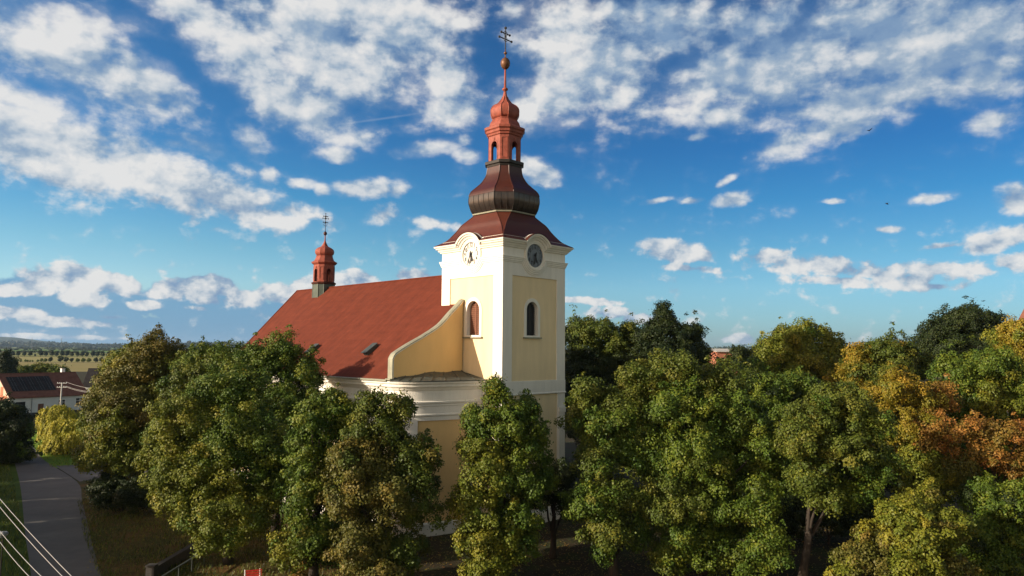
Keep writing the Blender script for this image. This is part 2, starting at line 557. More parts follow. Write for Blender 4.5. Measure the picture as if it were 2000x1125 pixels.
def octo(c, z, d, m):
    t = m / math.sqrt(2)
    A = (d * math.sqrt(2) + t) / 2
    B = A - t
    return [(c[0] + x, c[1] + y, z) for x, y in ((A, -B), (A, B), (B, A), (-B, A), (-A, B), (-A, -B), (-B, -A), (B, -A))]


def plate(mb, T, outer, holes, out, m):
    """planar plate with holes, T(u, out, z) -> point"""
    loops = [[Vector((u, z, 0)) for u, z in outer]] + [[Vector((u, z, 0)) for u, z in h] for h in holes]
    flat = [p for l in loops for p in l]
    for tri in tessellate_polygon(loops):
        mb.face([T(flat[i].x, out, flat[i].y) for i in tri], m)


def rim(mb, T, loop, o0, o1, m):
    n = len(loop)
    for i in range(n):
        a, b = loop[i], loop[(i + 1) % n]
        mb.face([T(a[0], o0, a[1]), T(b[0], o0, b[1]), T(b[0], o1, b[1]), T(a[0], o1, a[1])], m)


def rect(u0, u1, z0, z1):
    return [(u0, z0), (u1, z0), (u1, z1), (u0, z1)]


def arch(uc, w, z0, ztop, n=14):
    r = w / 2
    zs = ztop - r
    return [(uc - r, z0), (uc + r, z0)] + [(uc + r * math.cos(math.pi * k / n), zs + r * math.sin(math.pi * k / n)) for k in range(n + 1)]


def sweep_face(mb, T, path, prof, m, mitre=True):
    """path: [(u,z)], prof: [(out,h)] h along the path's left-hand normal"""
    n = len(path)
    rings = []
    for i, (u, z) in enumerate(path):
        d0 = Vector((path[i][0] - path[i - 1][0], path[i][1] - path[i - 1][1])).normalized() if i > 0 else None
        d1 = Vector((path[i + 1][0] - path[i][0], path[i + 1][1] - path[i][1])).normalized() if i < n - 1 else None
        if d0 is None: d0 = d1
        if d1 is None: d1 = d0
        t = (d0 + d1).normalized()
        nn = Vector((-t.y, t.x))
        k = 1 / max(0.35, t.dot(d1))
        ring = []
        for o, h in prof:
            uu = u + nn.x * h * k
            zz = z + nn.y * h * k
            if mitre and i == 0: uu -= o
            if mitre and i == n - 1: uu += o
            ring.append(T(uu, o, zz))
        rings.append(ring)
    mb.loft(rings, m, (not mitre, not mitre))


def plan_offset(pts, o):
    out = []
    n = len(pts)
    for i in range(n):
        d0 = Vector((pts[i][0] - pts[i - 1][0], pts[i][1] - pts[i - 1][1])).normalized() if i > 0 else None
        d1 = Vector((pts[i + 1][0] - pts[i][0], pts[i + 1][1] - pts[i][1])).normalized() if i < n - 1 else None
        if d0 is None: d0 = d1
        if d1 is None: d1 = d0
        t = (d0 + d1).normalized()
        k = 1 / max(0.4, t.dot(d1))
        out.append((pts[i][0] + t.y * o * k, pts[i][1] - t.x * o * k))
    return out


def sweep_plan(mb, pts, prof, m, closed_prof=False):
    """pts run with the outside on the right hand; prof [(out, z)]"""
    offs = {}
    rings = []
    cols_ = [plan_offset(pts, o) for o, z in prof]
    for i in range(len(pts)):
        rings.append([(cols_[j][i][0], cols_[j][i][1], prof[j][1]) for j in range(len(prof))])
    k = mb.mid(m)
    b = len(mb.v)
    n = len(prof)
    for r in rings: mb.v += r
    for i in range(len(pts) - 1):
        for j in range(n - 1 if not closed_prof else n):
            a = b + i * n + j
            c = b + i * n + (j + 1) % n
            mb.f.append([a, c, c + n, a + n])
            mb.mi.append(k)


# ------------------------------------------------------------------ church
ORG = Vector((-0.778672, 59.9171642, 0))
W = 8.0
church = empty("church", ORG, YAW)
tag(church, "baroque church with white and yellow clock tower, red onion dome and long red roof", "church")

FR = lambda u, o, z: (u, -o, z)                 # face towards the right of the picture
FL = lambda u, o, z: (-o, W - u, z)             # sunlit face
FB = lambda u, o, z: (W + o, u, z)
FN = lambda u, o, z: (W - u, W + o, z)
Z0, Z1 = 12.2, 21.2

# tower walls: white shell with recessed yellow panels and arched belfry openings
tw = MB()
ARW = {"R": arch(3.68, 1.42, 16.1, 19.05), "L": arch(W - 3.72, 1.62, 16.1, 19.1), "B": arch(4, 1.5, 16.1, 19.1), "N": None}
yel = MB()
for key, T in (("R", FR), ("L", FL), ("B", FB), ("N", FN)):
    p_up = rect(1.14, W - 1.14, Z0, Z1)
    p_lo = rect(1.0, W - 1.0, 1.2, 11.0)
    plate(tw, T, rect(0, W, 0.0, 24.6), [p_up, p_lo], 0.0, M_WHITE)
    for pl in (p_up, p_lo):
        rim(tw, T, pl, 0.0, -0.09, M_WHITE)
    plate(yel, T, p_up, [ARW[key]] if ARW[key] else [], -0.09, M_YELLOW)
    plate(yel, T, p_lo, [], -0.09, M_YELLOW)
tower_wall = tw.build("tower_wall", church)
yel.build("wall_panel", tower_wall)
bd = MB()
for T in (FR, FL, FB, FN):
    # band between the storeys, with a small fillet below
    sweep_face(bd, T, [(0, 11.02), (W, 11.02)], [(0.0, 0), (0.07, 0), (0.09, 0.06), (0.05, 0.12), (0.03, 0.16), (0.03, 1.16), (0.0, 1.18)], M_WHITE)
    # plinth and lower pilasters
    sweep_face(bd, T, [(0, 0.0), (W, 0.0)], [(0.0, 0), (0.18, 0), (0.18, 1.0), (0.0, 1.1)], M_WHITE)
    for u0 in (0.12, W - 0.88):
        bd.box((u0, 0.002, 1.1), (u0 + 0.76, 0.10, 9.3), M_WHITE, T)
        bd.box((u0 - 0.06, 0.002, 9.3), (u0 + 0.82, 0.17, 9.75), M_WHITE, T)
bd.build("string_course", tower_wall)

# cornice with the arch over each clock, and the belt course that dips under it
cc = {"R": (3.88, 23.12), "L": (W - 3.98, 23.22), "B": (4.0, 23.15), "N": (4.0, 23.15)}


def arc_path(uc, zc, r, zline, upw=True, n=20):
    dz = zline - zc
    hw = math.sqrt(r * r - dz * dz)
    a0 = math.atan2(dz, -hw)
    a1 = math.atan2(dz, hw)
    if not upw and a0 > 0: a0 -= 2 * math.pi
    pts = [(0, zline), (uc - hw - 0.22, zline)]
    for k in range(n + 1):
        a = a0 + (a1 - a0) * k / n
        pts.append((uc + r * math.cos(a), zc + r * math.sin(a)))
    pts += [(uc + hw + 0.22, zline), (W, zline)]
    return pts


cor = MB()
corprof = [(0.0, -0.04), (0.14, 0.0), (0.16, 0.10), (0.24, 0.13), (0.30, 0.26), (0.42, 0.34), (0.44, 0.44), (0.54, 0.47), (0.58, 0.60), (0.0, 0.66)]
beltprof = [(0.0, 0.0), (0.05, 0.02), (0.06, 0.12), (0.10, 0.16), (0.11, 0.27), (0.15, 0.32), (0.16, 0.42), (0.20, 0.46), (0.20, 0.52), (0.0, 0.56)]
for key, T in (("R", FR), ("L", FL), ("B", FB), ("N", FN)):
    uc, zc = cc[key]
    sweep_face(cor, T, arc_path(uc, zc, 1.27, 23.62), corprof, M_WHITE)
    sweep_face(cor, T, arc_path(uc, zc, 1.80, 22.30, upw=False), beltprof, M_WHITE)
cor.build("cornice", church)

# belfry windows with louvres, clocks
FONT = None


def text_mesh(mb, s, size, T, u, z, o0, o1, m, rot=0.0, narrow=0.8):
    """write a number as extruded glyph outlines"""
    cu = bpy.data.curves.new("glyphs", "FONT")
    cu.body = s
    cu.size = size
    cu.align_x = "CENTER"
    cu.align_y = "CENTER"
    cu.extrude = 0.0
    cu.offset = size * 0.035
    to = bpy.data.objects.new("glyphs", cu)
    col.objects.link(to)
    dg = bpy.context.evaluated_depsgraph_get()
    me = bpy.data.meshes.new_from_object(to.evaluated_get(dg))
    c, s_ = math.cos(rot), math.sin(rot)
    for p in me.polygons:
        q = [me.vertices[i].co for i in p.vertices]
        pts = [(u + v.x * narrow * c - v.y * s_, z + v.x * narrow * s_ + v.y * c) for v in q]
        mb.face([T(a, o1, b) for a, b in pts], m)
    bpy.data.objects.remove(to)
    bpy.data.curves.remove(cu)
    bpy.data.meshes.remove(me)


def belfry(T, loop, uc, w, z0, zt, mslat, lab):
    b = MB()
    outer = arch(uc, w + 0.62, z0 - 0.14, zt + 0.31)
    plate(b, T, outer, [loop], 0.0 - 0.03, M_WHITE)
    rim(b, T, outer, -0.09, -0.03, M_WHITE)
    rim(b, T, loop, -0.03, -0.62, M_WHITE)
    b.box((uc - w / 2 - 0.4, -0.06, z0 - 0.26), (uc + w / 2 + 0.4, 0.10, z0 - 0.14), M_COPING, T)
    win = b.build("belfry_window", church)
    if lab: win["label"] = lab
    s = MB()
    plate(s, T, loop, [], -0.61, M_DARKIN)
    n = 17
    for k in range(n):
        z = z0 + 0.08 + k * (zt - z0 - 0.1) / n
        r = w / 2
        hw = r if z < zt - r else math.sqrt(max(0.0, r * r - (z + 0.06 - (zt - r)) ** 2)) if z + 0.06 < zt else 0
        if hw < 0.08: continue
        P = [T(uc - hw, -0.40, z), T(uc + hw, -0.40, z), T(uc + hw, -0.52, z + 0.125), T(uc - hw, -0.52, z + 0.125)]
        Q = [T(uc - hw, -0.40, z + 0.03), T(uc + hw, -0.40, z + 0.03), T(uc + hw, -0.52, z + 0.155), T(uc - hw, -0.52, z + 0.155)]
        s.loft([P, Q], mslat)
    s.box((uc - 0.045, -0.46, z0), (uc + 0.045, -0.385, zt - 0.02), mslat, T)
    s.build("louvre", win)
    return win


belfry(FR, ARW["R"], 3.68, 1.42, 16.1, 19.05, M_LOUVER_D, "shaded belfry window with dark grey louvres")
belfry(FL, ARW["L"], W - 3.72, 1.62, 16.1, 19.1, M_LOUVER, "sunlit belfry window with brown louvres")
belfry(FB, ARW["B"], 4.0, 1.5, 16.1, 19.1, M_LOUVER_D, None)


def clock(T, uc, zc, r, mdial, lab):
    b = MB()
    n = 40
    circ = lambda rr: [(uc + rr * math.cos(2 * math.pi * k / n), zc + rr * math.sin(2 * math.pi * k / n)) for k in range(n)]
    plate(b, T, circ(r), [], 0.03, mdial)
    # moulded ring round the dial
    prof = [(0.0, r + 0.27), (0.10, r + 0.25), (0.14, r + 0.16), (0.10, r + 0.09), (0.12, r + 0.03), (0.03, r)]
    rings = []
    for k in range(n):
        a = 2 * math.pi * k / n
        rings.append([T(uc + rr * math.cos(a), o, zc + rr * math.sin(a)) for o, rr in prof])
    rings.append(rings[0])
    b.loft(rings, M_WHITE, (False, False))
    ck = b.build("tower_clock", church)
    ck["label"] = lab
    d = MB()
    # thin rings on the dial
    for r0, r1 in ((r * 0.985, r * 0.96), (r * 0.60, r * 0.575)):
        o_, i_ = circ(r0), circ(r1)
        for k in range(n):
            d.face([T(o_[k][0], 0.036, o_[k][1]), T(o_[(k + 1) % n][0], 0.036, o_[(k + 1) % n][1]), T(i_[(k + 1) % n][0], 0.036, i_[(k + 1) % n][1]), T(i_[k][0], 0.036, i_[k][1])], M_NUM)
    for h in range(1, 13):
        a = math.pi / 2 - h * math.pi / 6
        text_mesh(d, str(h), r * 0.44, T, uc + 0.78 * r * math.cos(a), zc + 0.78 * r * math.sin(a), 0.03, 0.042, M_NUM)
    nm_ = d.build("numerals", ck)
    hd = MB()

    def hand(ang, ln, w, o, tail):
        c, s_ = math.cos(ang), math.sin(ang)
        pts = [(-tail, -w * 0.5), (ln * 0.55, -w * 0.5), (ln * 0.75, -w * 0.85), (ln, 0), (ln * 0.75, w * 0.85), (ln * 0.55, w * 0.5), (-tail, w * 0.5)]
        P = [(uc + x * c - y * s_, zc + x * s_ + y * c) for x, y in pts]
        hd.loft([[T(a_, o, b_) for a_, b_ in P], [T(a_, o + 0.02, b_) for a_, b_ in P]], M_NUM)
    hand(math.pi / 2 - rad(33 * 6), r * 0.92, 0.11, 0.16, 0.3)
    hand(math.pi / 2 - rad(5.55 * 30), r * 0.64, 0.17, 0.12, 0.2)
    hd.lathe([(0, 0.001), (0.0, 0.07), (0.2, 0.07), (0.2, 0.001)], M_NUM, 10)
    # move the hub into place
    for i in range(len(hd.v) - 40, len(hd.v)):
        x, y, z = hd.v[i]
        hd.v[i] = T(uc + x, z, zc + y)
    hd.build("hands", ck)
    return ck


clock(FR, *cc["R"], 1.03, M_DIAL_SHADE, "clock in the shade, dial coloured darker for it")
clock(FL, *cc["L"], 1.06, M_DIAL_LIT, "sunlit clock, dial coloured paler for the sun")

# tower roof: bell-shaped helmet
CT = (4.0, 4.0)
helm = catmull([(24.27, 6.36, 0.06), (24.42, 5.95, 0.10), (24.80, 5.22, 0.16), (25.55, 4.42, 0.34), (26.13, 3.92, 0.66), (26.56, 3.36, 0.95), (26.94, 2.86, 1.2), (27.22, 2.64, 1.32)], 4)
h = MB()


def helm_ring(z, d, m):
    """octagon ring with extra points on the long sides, pulled in behind the clock arches"""
    o = octo(CT, z, d, m)
    A = o[0][0] - CT[0]
    out = []
    axes = {0: (0, 1, 0), 2: (1, 1, -1), 4: (0, -1, 0), 6: (1, -1, 1)}
    for q in range(8):
        out.append(o[q])
        if q % 2 == 0:
            p0, p1 = Vector(o[q]), Vector(o[(q + 1) % 8])
            L = (p1 - p0).length
            nrm = ((p0 + p1) / 2 - Vector((CT[0], CT[1], z)))
            nrm.z = 0
            nrm.normalize()
            dirv = (p1 - p0).normalized()
            for u, pull in ((-1.62, False), (-1.36, True), (1.36, True), (1.62, False)):
                uu = min(abs(u), L / 2 * abs(u) / 1.7) * (1 if u > 0 else -1)
                aa = min(A, 3.93) if pull and z < 25.1 else A
                p = Vector((CT[0], CT[1], z)) + nrm * aa + dirv * uu
                out.append(tuple(p))
    return out


h.loft([helm_ring(24.20, 6.36, 0.06)] + [helm_ring(*r) for r in helm], M_HELM)
helmet = h.build("tower_roof", church)
for q in range(0, 8, 2):
    hr = MB()
    hr.tube([(Vector(octo(CT, *r)[q]) + Vector(octo(CT, *r)[q - 1])) / 2 if r[2] < 0.2 else Vector(octo(CT, *r)[q]) for r in helm], 0.045, M_HELM, 5)
    hr.build("roof_ridge", helmet)
    hr = MB()
    hr.tube([Vector(octo(CT, *r)[q - 1]) for r in helm if r[2] >= 0.15], 0.045, M_HELM, 5)
    hr.build("roof_ridge", helmet)
# small hoods behind the clock arches
for key, T in (("R", FR), ("L", FL), ("B", FB), ("N", FN)):
    hd_ = MB()
    uc, zc = cc[key]
    a_, b_ = [], []
    for k in range(17):
        a = math.asin((24.30 - zc) / 1.93) + (math.pi - 2 * math.asin((24.30 - zc) / 1.93)) * k / 16
        rr = 1.935
        a_.append((uc + rr * math.cos(a), zc + rr * math.sin(a)))
    for k in range(16):
        (u0, z0_), (u1, z1_) = a_[k], a_[k + 1]
        hd_.face([T(u0, 0.60, z0_), T(u1, 0.60, z1_), T(uc + (u1 - uc) * 0.9, -2.2, z1_ - 0.1), T(uc + (u0 - uc) * 0.9, -2.2, z0_ - 0.1)], M_HELM)
    hd_.build("clock_hood", helmet)

# onion: grey metal band below, red sheet above
onion_pts = catmull([(27.20, 2.62, 1.3), (27.30, 2.80, 1.5), (27.76, 3.11, 1.68), (28.33, 3.24, 1.76), (29.10, 3.08, 1.68), (29.68, 2.50, 1.36), (30.10, 2.08, 1.14), (30.60, 1.76, 0.97), (31.0, 1.60, 0.88), (31.6, 1.52, 0.84)], 5)
ob = MB()
ob.loft([octo(CT, 27.08, 2.86, 1.42), octo(CT, 27.20, 2.90, 1.42)], M_COPING)
low = [r for r in onion_pts if r[0] <= 28.95]
ob.loft([octo(CT, *r) for r in low], M_BAND)
band = ob.build("dome_band", church)
lowo = [[Vector(p) for p in octo(CT, r[0], r[1] + 0.012, r[2])] for r in low]
for q in range(8):
    nseam = 4 if q % 2 == 0 else 2
    for s in range(0, nseam + 1):
        t = s / (nseam + 1)
        sm = MB()
        sm.tube([ring[q].lerp(ring[(q + 1) % 8], t) for ring in lowo], 0.032, M_BAND, 4)
        sm.build("standing_seam", band)
on = MB()
hi_ = [low[-1]] + [r for r in onion_pts if r[0] > 28.95]
on.loft([octo(CT, r[0], r[1] + 0.03, r[2] + 0.01) for r in hi_], M_ONION)
onion = on.build("onion_dome", church)
for q in range(8):
    hr = MB()
    hr.tube([Vector(octo(CT, r[0], r[1] + 0.03, r[2])[q]) for r in hi_], 0.05, M_ONION, 5)
    hr.build("dome_ridge", onion)
rg = MB()
rg.loft([octo(CT, 31.55, 1.50, 0.8), octo(CT, 31.62, 1.60, 0.86), octo(CT, 31.78, 1.64, 0.88), octo(CT, 31.84, 1.78, 0.95), octo(CT, 32.08, 1.80, 0.96), octo(CT, 32.14, 1.70, 0.9)], M_BLACK)
rg.build("lantern_base", church)


def lantern(name, c, zb, zt, d, m, parent, mmat, arch_w, arch_h, sill, inner=0.20):
    b = MB()
    t = m / math.sqrt(2)
    A = (d * math.sqrt(2) + t) / 2
    B = A - t
    wide = 2 * B
    for k in range(4):
        ca, sa = [(0, 1), (1, 0), (0, -1), (-1, 0)][k]
        # outward (ca,sa); u axis = (-sa, ca)
        def T(u, o, z, ca=ca, sa=sa):
            return (c[0] + ca * (A + o) - sa * u, c[1] + sa * (A + o) + ca * u, z)
        hole = arch(0, arch_w, zb + sill, zb + sill + arch_h, 10)
        plate(b, T, rect(-B, B, zb, zt), [hole], 0.0, mmat)
        plate(b, T, rect(-B + inner, B - inner, zb, zt), [hole], -inner, mmat)
        rim(b, T, hole, 0.0, -inner, mmat)
        # moulding round the arch
        out_ = arch(0, arch_w + 0.20, zb + sill, zb + sill + arch_h + 0.10, 10)
        plate(b, T, out_, [arch(0, arch_w, zb + sill + 0.001, zb + sill + arch_h, 10)], 0.035, mmat)
        rim(b, T, out_, 0.0, 0.035, mmat)
        b.box((-0.07, 0.0, zb + sill + arch_h + 0.06), (0.07, 0.07, zb + sill + arch_h + 0.32), mmat, T)
        # chamfer faces with raised panel
        def TC(u, o, z, k=k):
            ang = math.atan2([(0, 1), (1, 0), (0, -1), (-1, 0)][k][1], [(0, 1), (1, 0), (0, -1), (-1, 0)][k][0]) + math.pi / 4
            dx, dy = math.cos(ang), math.sin(ang)
            return (c[0] + dx * (d + o) - dy * u, c[1] + dy * (d + o) + dx * u, z)
        plate(b, TC, rect(-m / 2, m / 2, zb, zt), [], 0.0, mmat)
        fr_o = rect(-m * 0.36, m * 0.36, zb + 0.22, zt - 0.25)
        fr_i = rect(-m * 0.26, m * 0.26, zb + 0.34, zt - 0.37)
        plate(b, TC, fr_o, [fr_i], 0.04, mmat)
        rim(b, TC, fr_o, 0.0, 0.04, mmat)
        rim(b, TC, fr_i, 0.0, 0.04, mmat)
    return b.build(name, parent)


lantern("lantern", CT, 32.12, 34.60, 1.46, 0.82, church, M_COPPER, 0.74, 1.78, 0.08)
lc = MB()
lc.loft([octo(CT, 34.50, 1.46, 0.82), octo(CT, 34.56, 1.56, 0.86), octo(CT, 34.72, 1.60, 0.88), octo(CT, 34.80, 1.70, 0.93), octo(CT, 35.00, 1.74, 0.95), octo(CT, 35.10, 1.86, 1.0), octo(CT, 35.30, 1.88, 1.02), octo(CT, 35.40, 1.72, 0.95)], M_COPPER)
lc.build("lantern_cornice", church)
lr = MB()
roofp = catmull([(35.36, 1.70, 0.92), (35.50, 1.46, 0.8), (35.85, 1.34, 0.74), (36.20, 1.10, 0.6)], 4)
lr.loft([octo(CT, *r) for r in roofp], M_COPPER)
lr.loft([octo(CT, 36.16, 1.16, 0.63), octo(CT, 36.24, 1.18, 0.64), octo(CT, 36.30, 1.04, 0.57)], M_COPPER)
bulb = catmull([(36.30, 0.98, 0.54), (36.48, 1.20, 0.66), (36.85, 1.31, 0.72), (37.25, 1.27, 0.7), (37.58, 1.02, 0.56), (37.80, 0.66, 0.36), (38.05, 0.46, 0.26), (38.3, 0.30, 0.17), (38.67, 0.18, 0.1), (39.0, 0.13, 0.08)], 4)
lr.loft([octo(CT, *r) for r in bulb], M_COPPER)
lroof = lr.build("lantern_roof", church)
for q in range(8):
    hr = MB()
    hr.tube([Vector(octo(CT, r[0], r[1] + 0.01, r[2])[q]) for r in bulb[:-6]], 0.035, M_COPPER, 5)
    hr.build("roof_ridge", lroof)
# bell hanging in the lantern
bl = MB()
bl.lathe([(33.2, 0.001), (33.2, 0.42), (33.27, 0.43), (33.4, 0.34), (33.7, 0.27), (33.95, 0.23), (34.03, 0.10), (34.2, 0.06), (34.5, 0.05), (34.5, 0.001)], M_BRONZE, 16, CT)
bl.box((3.0, 3.94, 34.3), (5.0, 4.06, 34.42), M_BLACK)
bl.lathe([(32.15, 0.001), (32.15, 1.15), (32.18, 1.15), (32.18, 0.001)], M_BLACK, 8, CT)
bl.build("bell", church, smooth=False)
sp = MB()
sp.lathe([(38.9, 0.13), (39.08, 0.13), (39.12, 0.22), (39.22, 0.29), (39.34, 0.22), (39.38, 0.12), (40.2, 0.10), (41.18, 0.08)], M_COPPER, 12, CT)
sp.build("spire", church, smooth=True)
ob = MB()
ob.lathe([(41.14, 0.001), (41.16, 0.12), (41.28, 0.28), (41.5, 0.42), (41.74, 0.46), (41.98, 0.42), (42.18, 0.28), (42.3, 0.10), (42.32, 0.05), (42.62, 0.05), (42.66, 0.14), (42.74, 0.17), (42.82, 0.14), (42.86, 0.05), (43.2, 0.04), (43.2, 0.001)], M_GOLD, 16, CT)
ob.build("orb", church, smooth=True)


def ball(mb, c, r, m, n=8):
    rings = []
    for i in range(1, n // 2 + 2):
        a = math.pi * (i - 0.0) / (n // 2 + 2)
        rings.append([(c[0] + r * math.sin(a) * math.cos(2 * math.pi * k / n), c[1] + r * math.sin(a) * math.sin(2 * math.pi * k / n), c[2] - r * math.cos(a)) for k in range(n)])
    mb.loft(rings, m)


def cross(c, zb, zt, z1, l1, z2, l2, parent, r=0.035, kn=0.085):
    x = MB()
    x.tube([(c[0], c[1], zb), (c[0], c[1], zt)], r, M_BLACK, 6)
    ball(x, (c[0], c[1], zt), kn * 1.15, M_BLACK)
    for z, l in ((z1, l1), (z2, l2)):
        x.tube([(c[0] - l, c[1], z), (c[0] + l, c[1], z)], r, M_BLACK, 6)
        for s in (-1, 1):
            ball(x, (c[0] + s * l, c[1], z), kn, M_BLACK)
            ball(x, (c[0] + s * l * 0.5, c[1], z), kn * 0.6, M_BLACK)
            # small scroll brackets
            x.tube([(c[0] + s * 0.05, c[1], z - 0.22), (c[0] + s * 0.2, c[1], z - 0.12), (c[0] + s * 0.22, c[1], z)], r * 0.6, M_BLACK, 5)
            x.tube([(c[0] + s * 0.05, c[1], z + 0.22), (c[0] + s * 0.2, c[1], z + 0.12), (c[0] + s * 0.22, c[1], z)], r * 0.6, M_BLACK, 5)
    ball(x, (c[0], c[1], (z1 + z2) / 2), kn * 0.9, M_BLACK)
    return x.build("cross", parent, smooth=False)


cross(CT, 43.1, 45.2, 44.1, 0.80, 44.65, 0.55, church, r=0.05, kn=0.115)

# ---- facade wing and nave walls (plan curve, outside on the right hand)
XE = -7.2
front = catmull([(-7.2, 5.15), (-6.8, 4.3), (-5.9, 3.6), (-4.4, 3.05), (-2.2, 2.6), (0.0, 2.33)], 5)
left_plan = [(-5.0, 42.0), (-5.0, 30.7), (XE, 30.7)] + [(XE, 24.0), (XE, 15.0), (XE, 5.9)] + front
front_r = catmull([(8.0, 5.6), (10.0, 6.3), (13.0, 7.6), (14.6, 8.5), (15.2, 9.3)], 5)      # the far wing is set back
mir = front_r + [(15.2, 15.0), (15.2, 24.0), (15.2, 30.7), (13.0, 30.7), (13.0, 42.0)]
entab = [(0.0, 9.45), (0.10, 9.50), (0.10, 9.62), (0.05, 9.66), (0.05, 10.25), (0.12, 10.28), (0.12, 10.42), (0.20, 10.50), (0.22, 10.62), (0.07, 10.68), (0.07, 11.50), (0.14, 11.55), (0.24, 11.72), (0.40, 11.84), (0.42, 12.02), (0.54, 12.10), (0.58, 12.26), (0.0, 12.34)]
apse = [(13.0, 42.0), (9.6, 48.0), (-1.6, 48.0), (-5.0, 42.0)]
nw = MB()
for plan, isleft in ((left_plan, True), (mir, False)):
    fw = MB()
    nf = len(front) if isleft else len(front_r)
    fr = plan[-nf:] if isleft else plan[:nf]
    sd_ = plan[:-nf + 1] if isleft else plan[nf - 1:]
    sweep_plan(nw, sd_, [(0.0, 0.0), (0.0, 9.47)], M_YELLOW)
    sweep_plan(nw, sd_, [(0.0, 0.0), (0.14, 0.0), (0.14, 0.9), (0.0, 1.0)], M_WHITE)
    # facade: white wall, recessed yellow field
    sweep_plan(fw, fr, [(0.0, 9.1), (0.0, 9.47)], M_WHITE)
    i0, i1 = (10, nf - 4) if isleft else (3, nf - 6)
    a, mid, b = fr[:i0 + 1], fr[i0:i1 + 1], fr[i1:]
    for seg in (a, b):
        sweep_plan(fw, seg, [(0.0, 0.0), (0.0, 9.1)], M_WHITE)
    sweep_plan(fw, mid, [(0.0, 9.1), (-0.10, 9.1), (-0.10, 1.1), (0.0, 1.1), (0.0, 0.0)], M_OCHRE)
    for e in (mid[0], mid[-1]):
        pass
    sweep_plan(fw, fr, [(0.0, 0.0), (0.16, 0.0), (0.16, 0.95), (0.0, 1.05)], M_WHITE)
    fw.build("facade_wall", church)
sweep_plan(nw, apse, [(0.0, 0.0), (0.0, 9.47)], M_YELLOW)
nave_wall = nw.build("nave_wall", church)
en = MB()
for plan in (left_plan, mir, apse):
    sweep_plan(en, plan, entab, M_WHITE)
en.build("entablature", church)
# pilasters and arched windows along the nave
for y0 in (8.0, 15.0, 22.0, 29.4):
    for T in (lambda a, o, z: (XE - o, a, z), lambda a, o, z: (8 - XE + o, a, z)):
        ns = MB()
        ns.box((y0 - 0.55, 0.0, 1.0), (y0 + 0.55, 0.12, 9.46), M_WHITE, T)
        ns.build("pilaster", nave_wall)
for yc in (11.5, 18.5, 25.5):
    for T in (lambda u, o, z: (XE - o, u, z), lambda u, o, z: (8 - XE + o, u, z)):
        w_ = MB()
        lo = arch(yc, 1.7, 3.2, 7.4)
        ou = arch(yc, 2.2, 3.0, 7.65)
        plate(w_, T, ou, [lo], 0.06, M_WHITE)
        rim(w_, T, ou, 0.0, 0.06, M_WHITE)
        rim(w_, T, lo, 0.06, 0.01, M_WHITE)
        wf = w_.build("window", nave_wall)
        g = MB()
        plate(g, T, lo, [], 0.012, M_GLASS)
        for dz in (4.0, 4.8, 5.6, 6.4):
            g.box((yc - 0.84, 0.014, dz), (yc + 0.84, 0.035, dz + 0.05), M_LOUVER_D, T)
        g.box((yc - 0.03, 0.016, 3.2), (yc + 0.03, 0.04, 7.3), M_LOUVER_D, T)

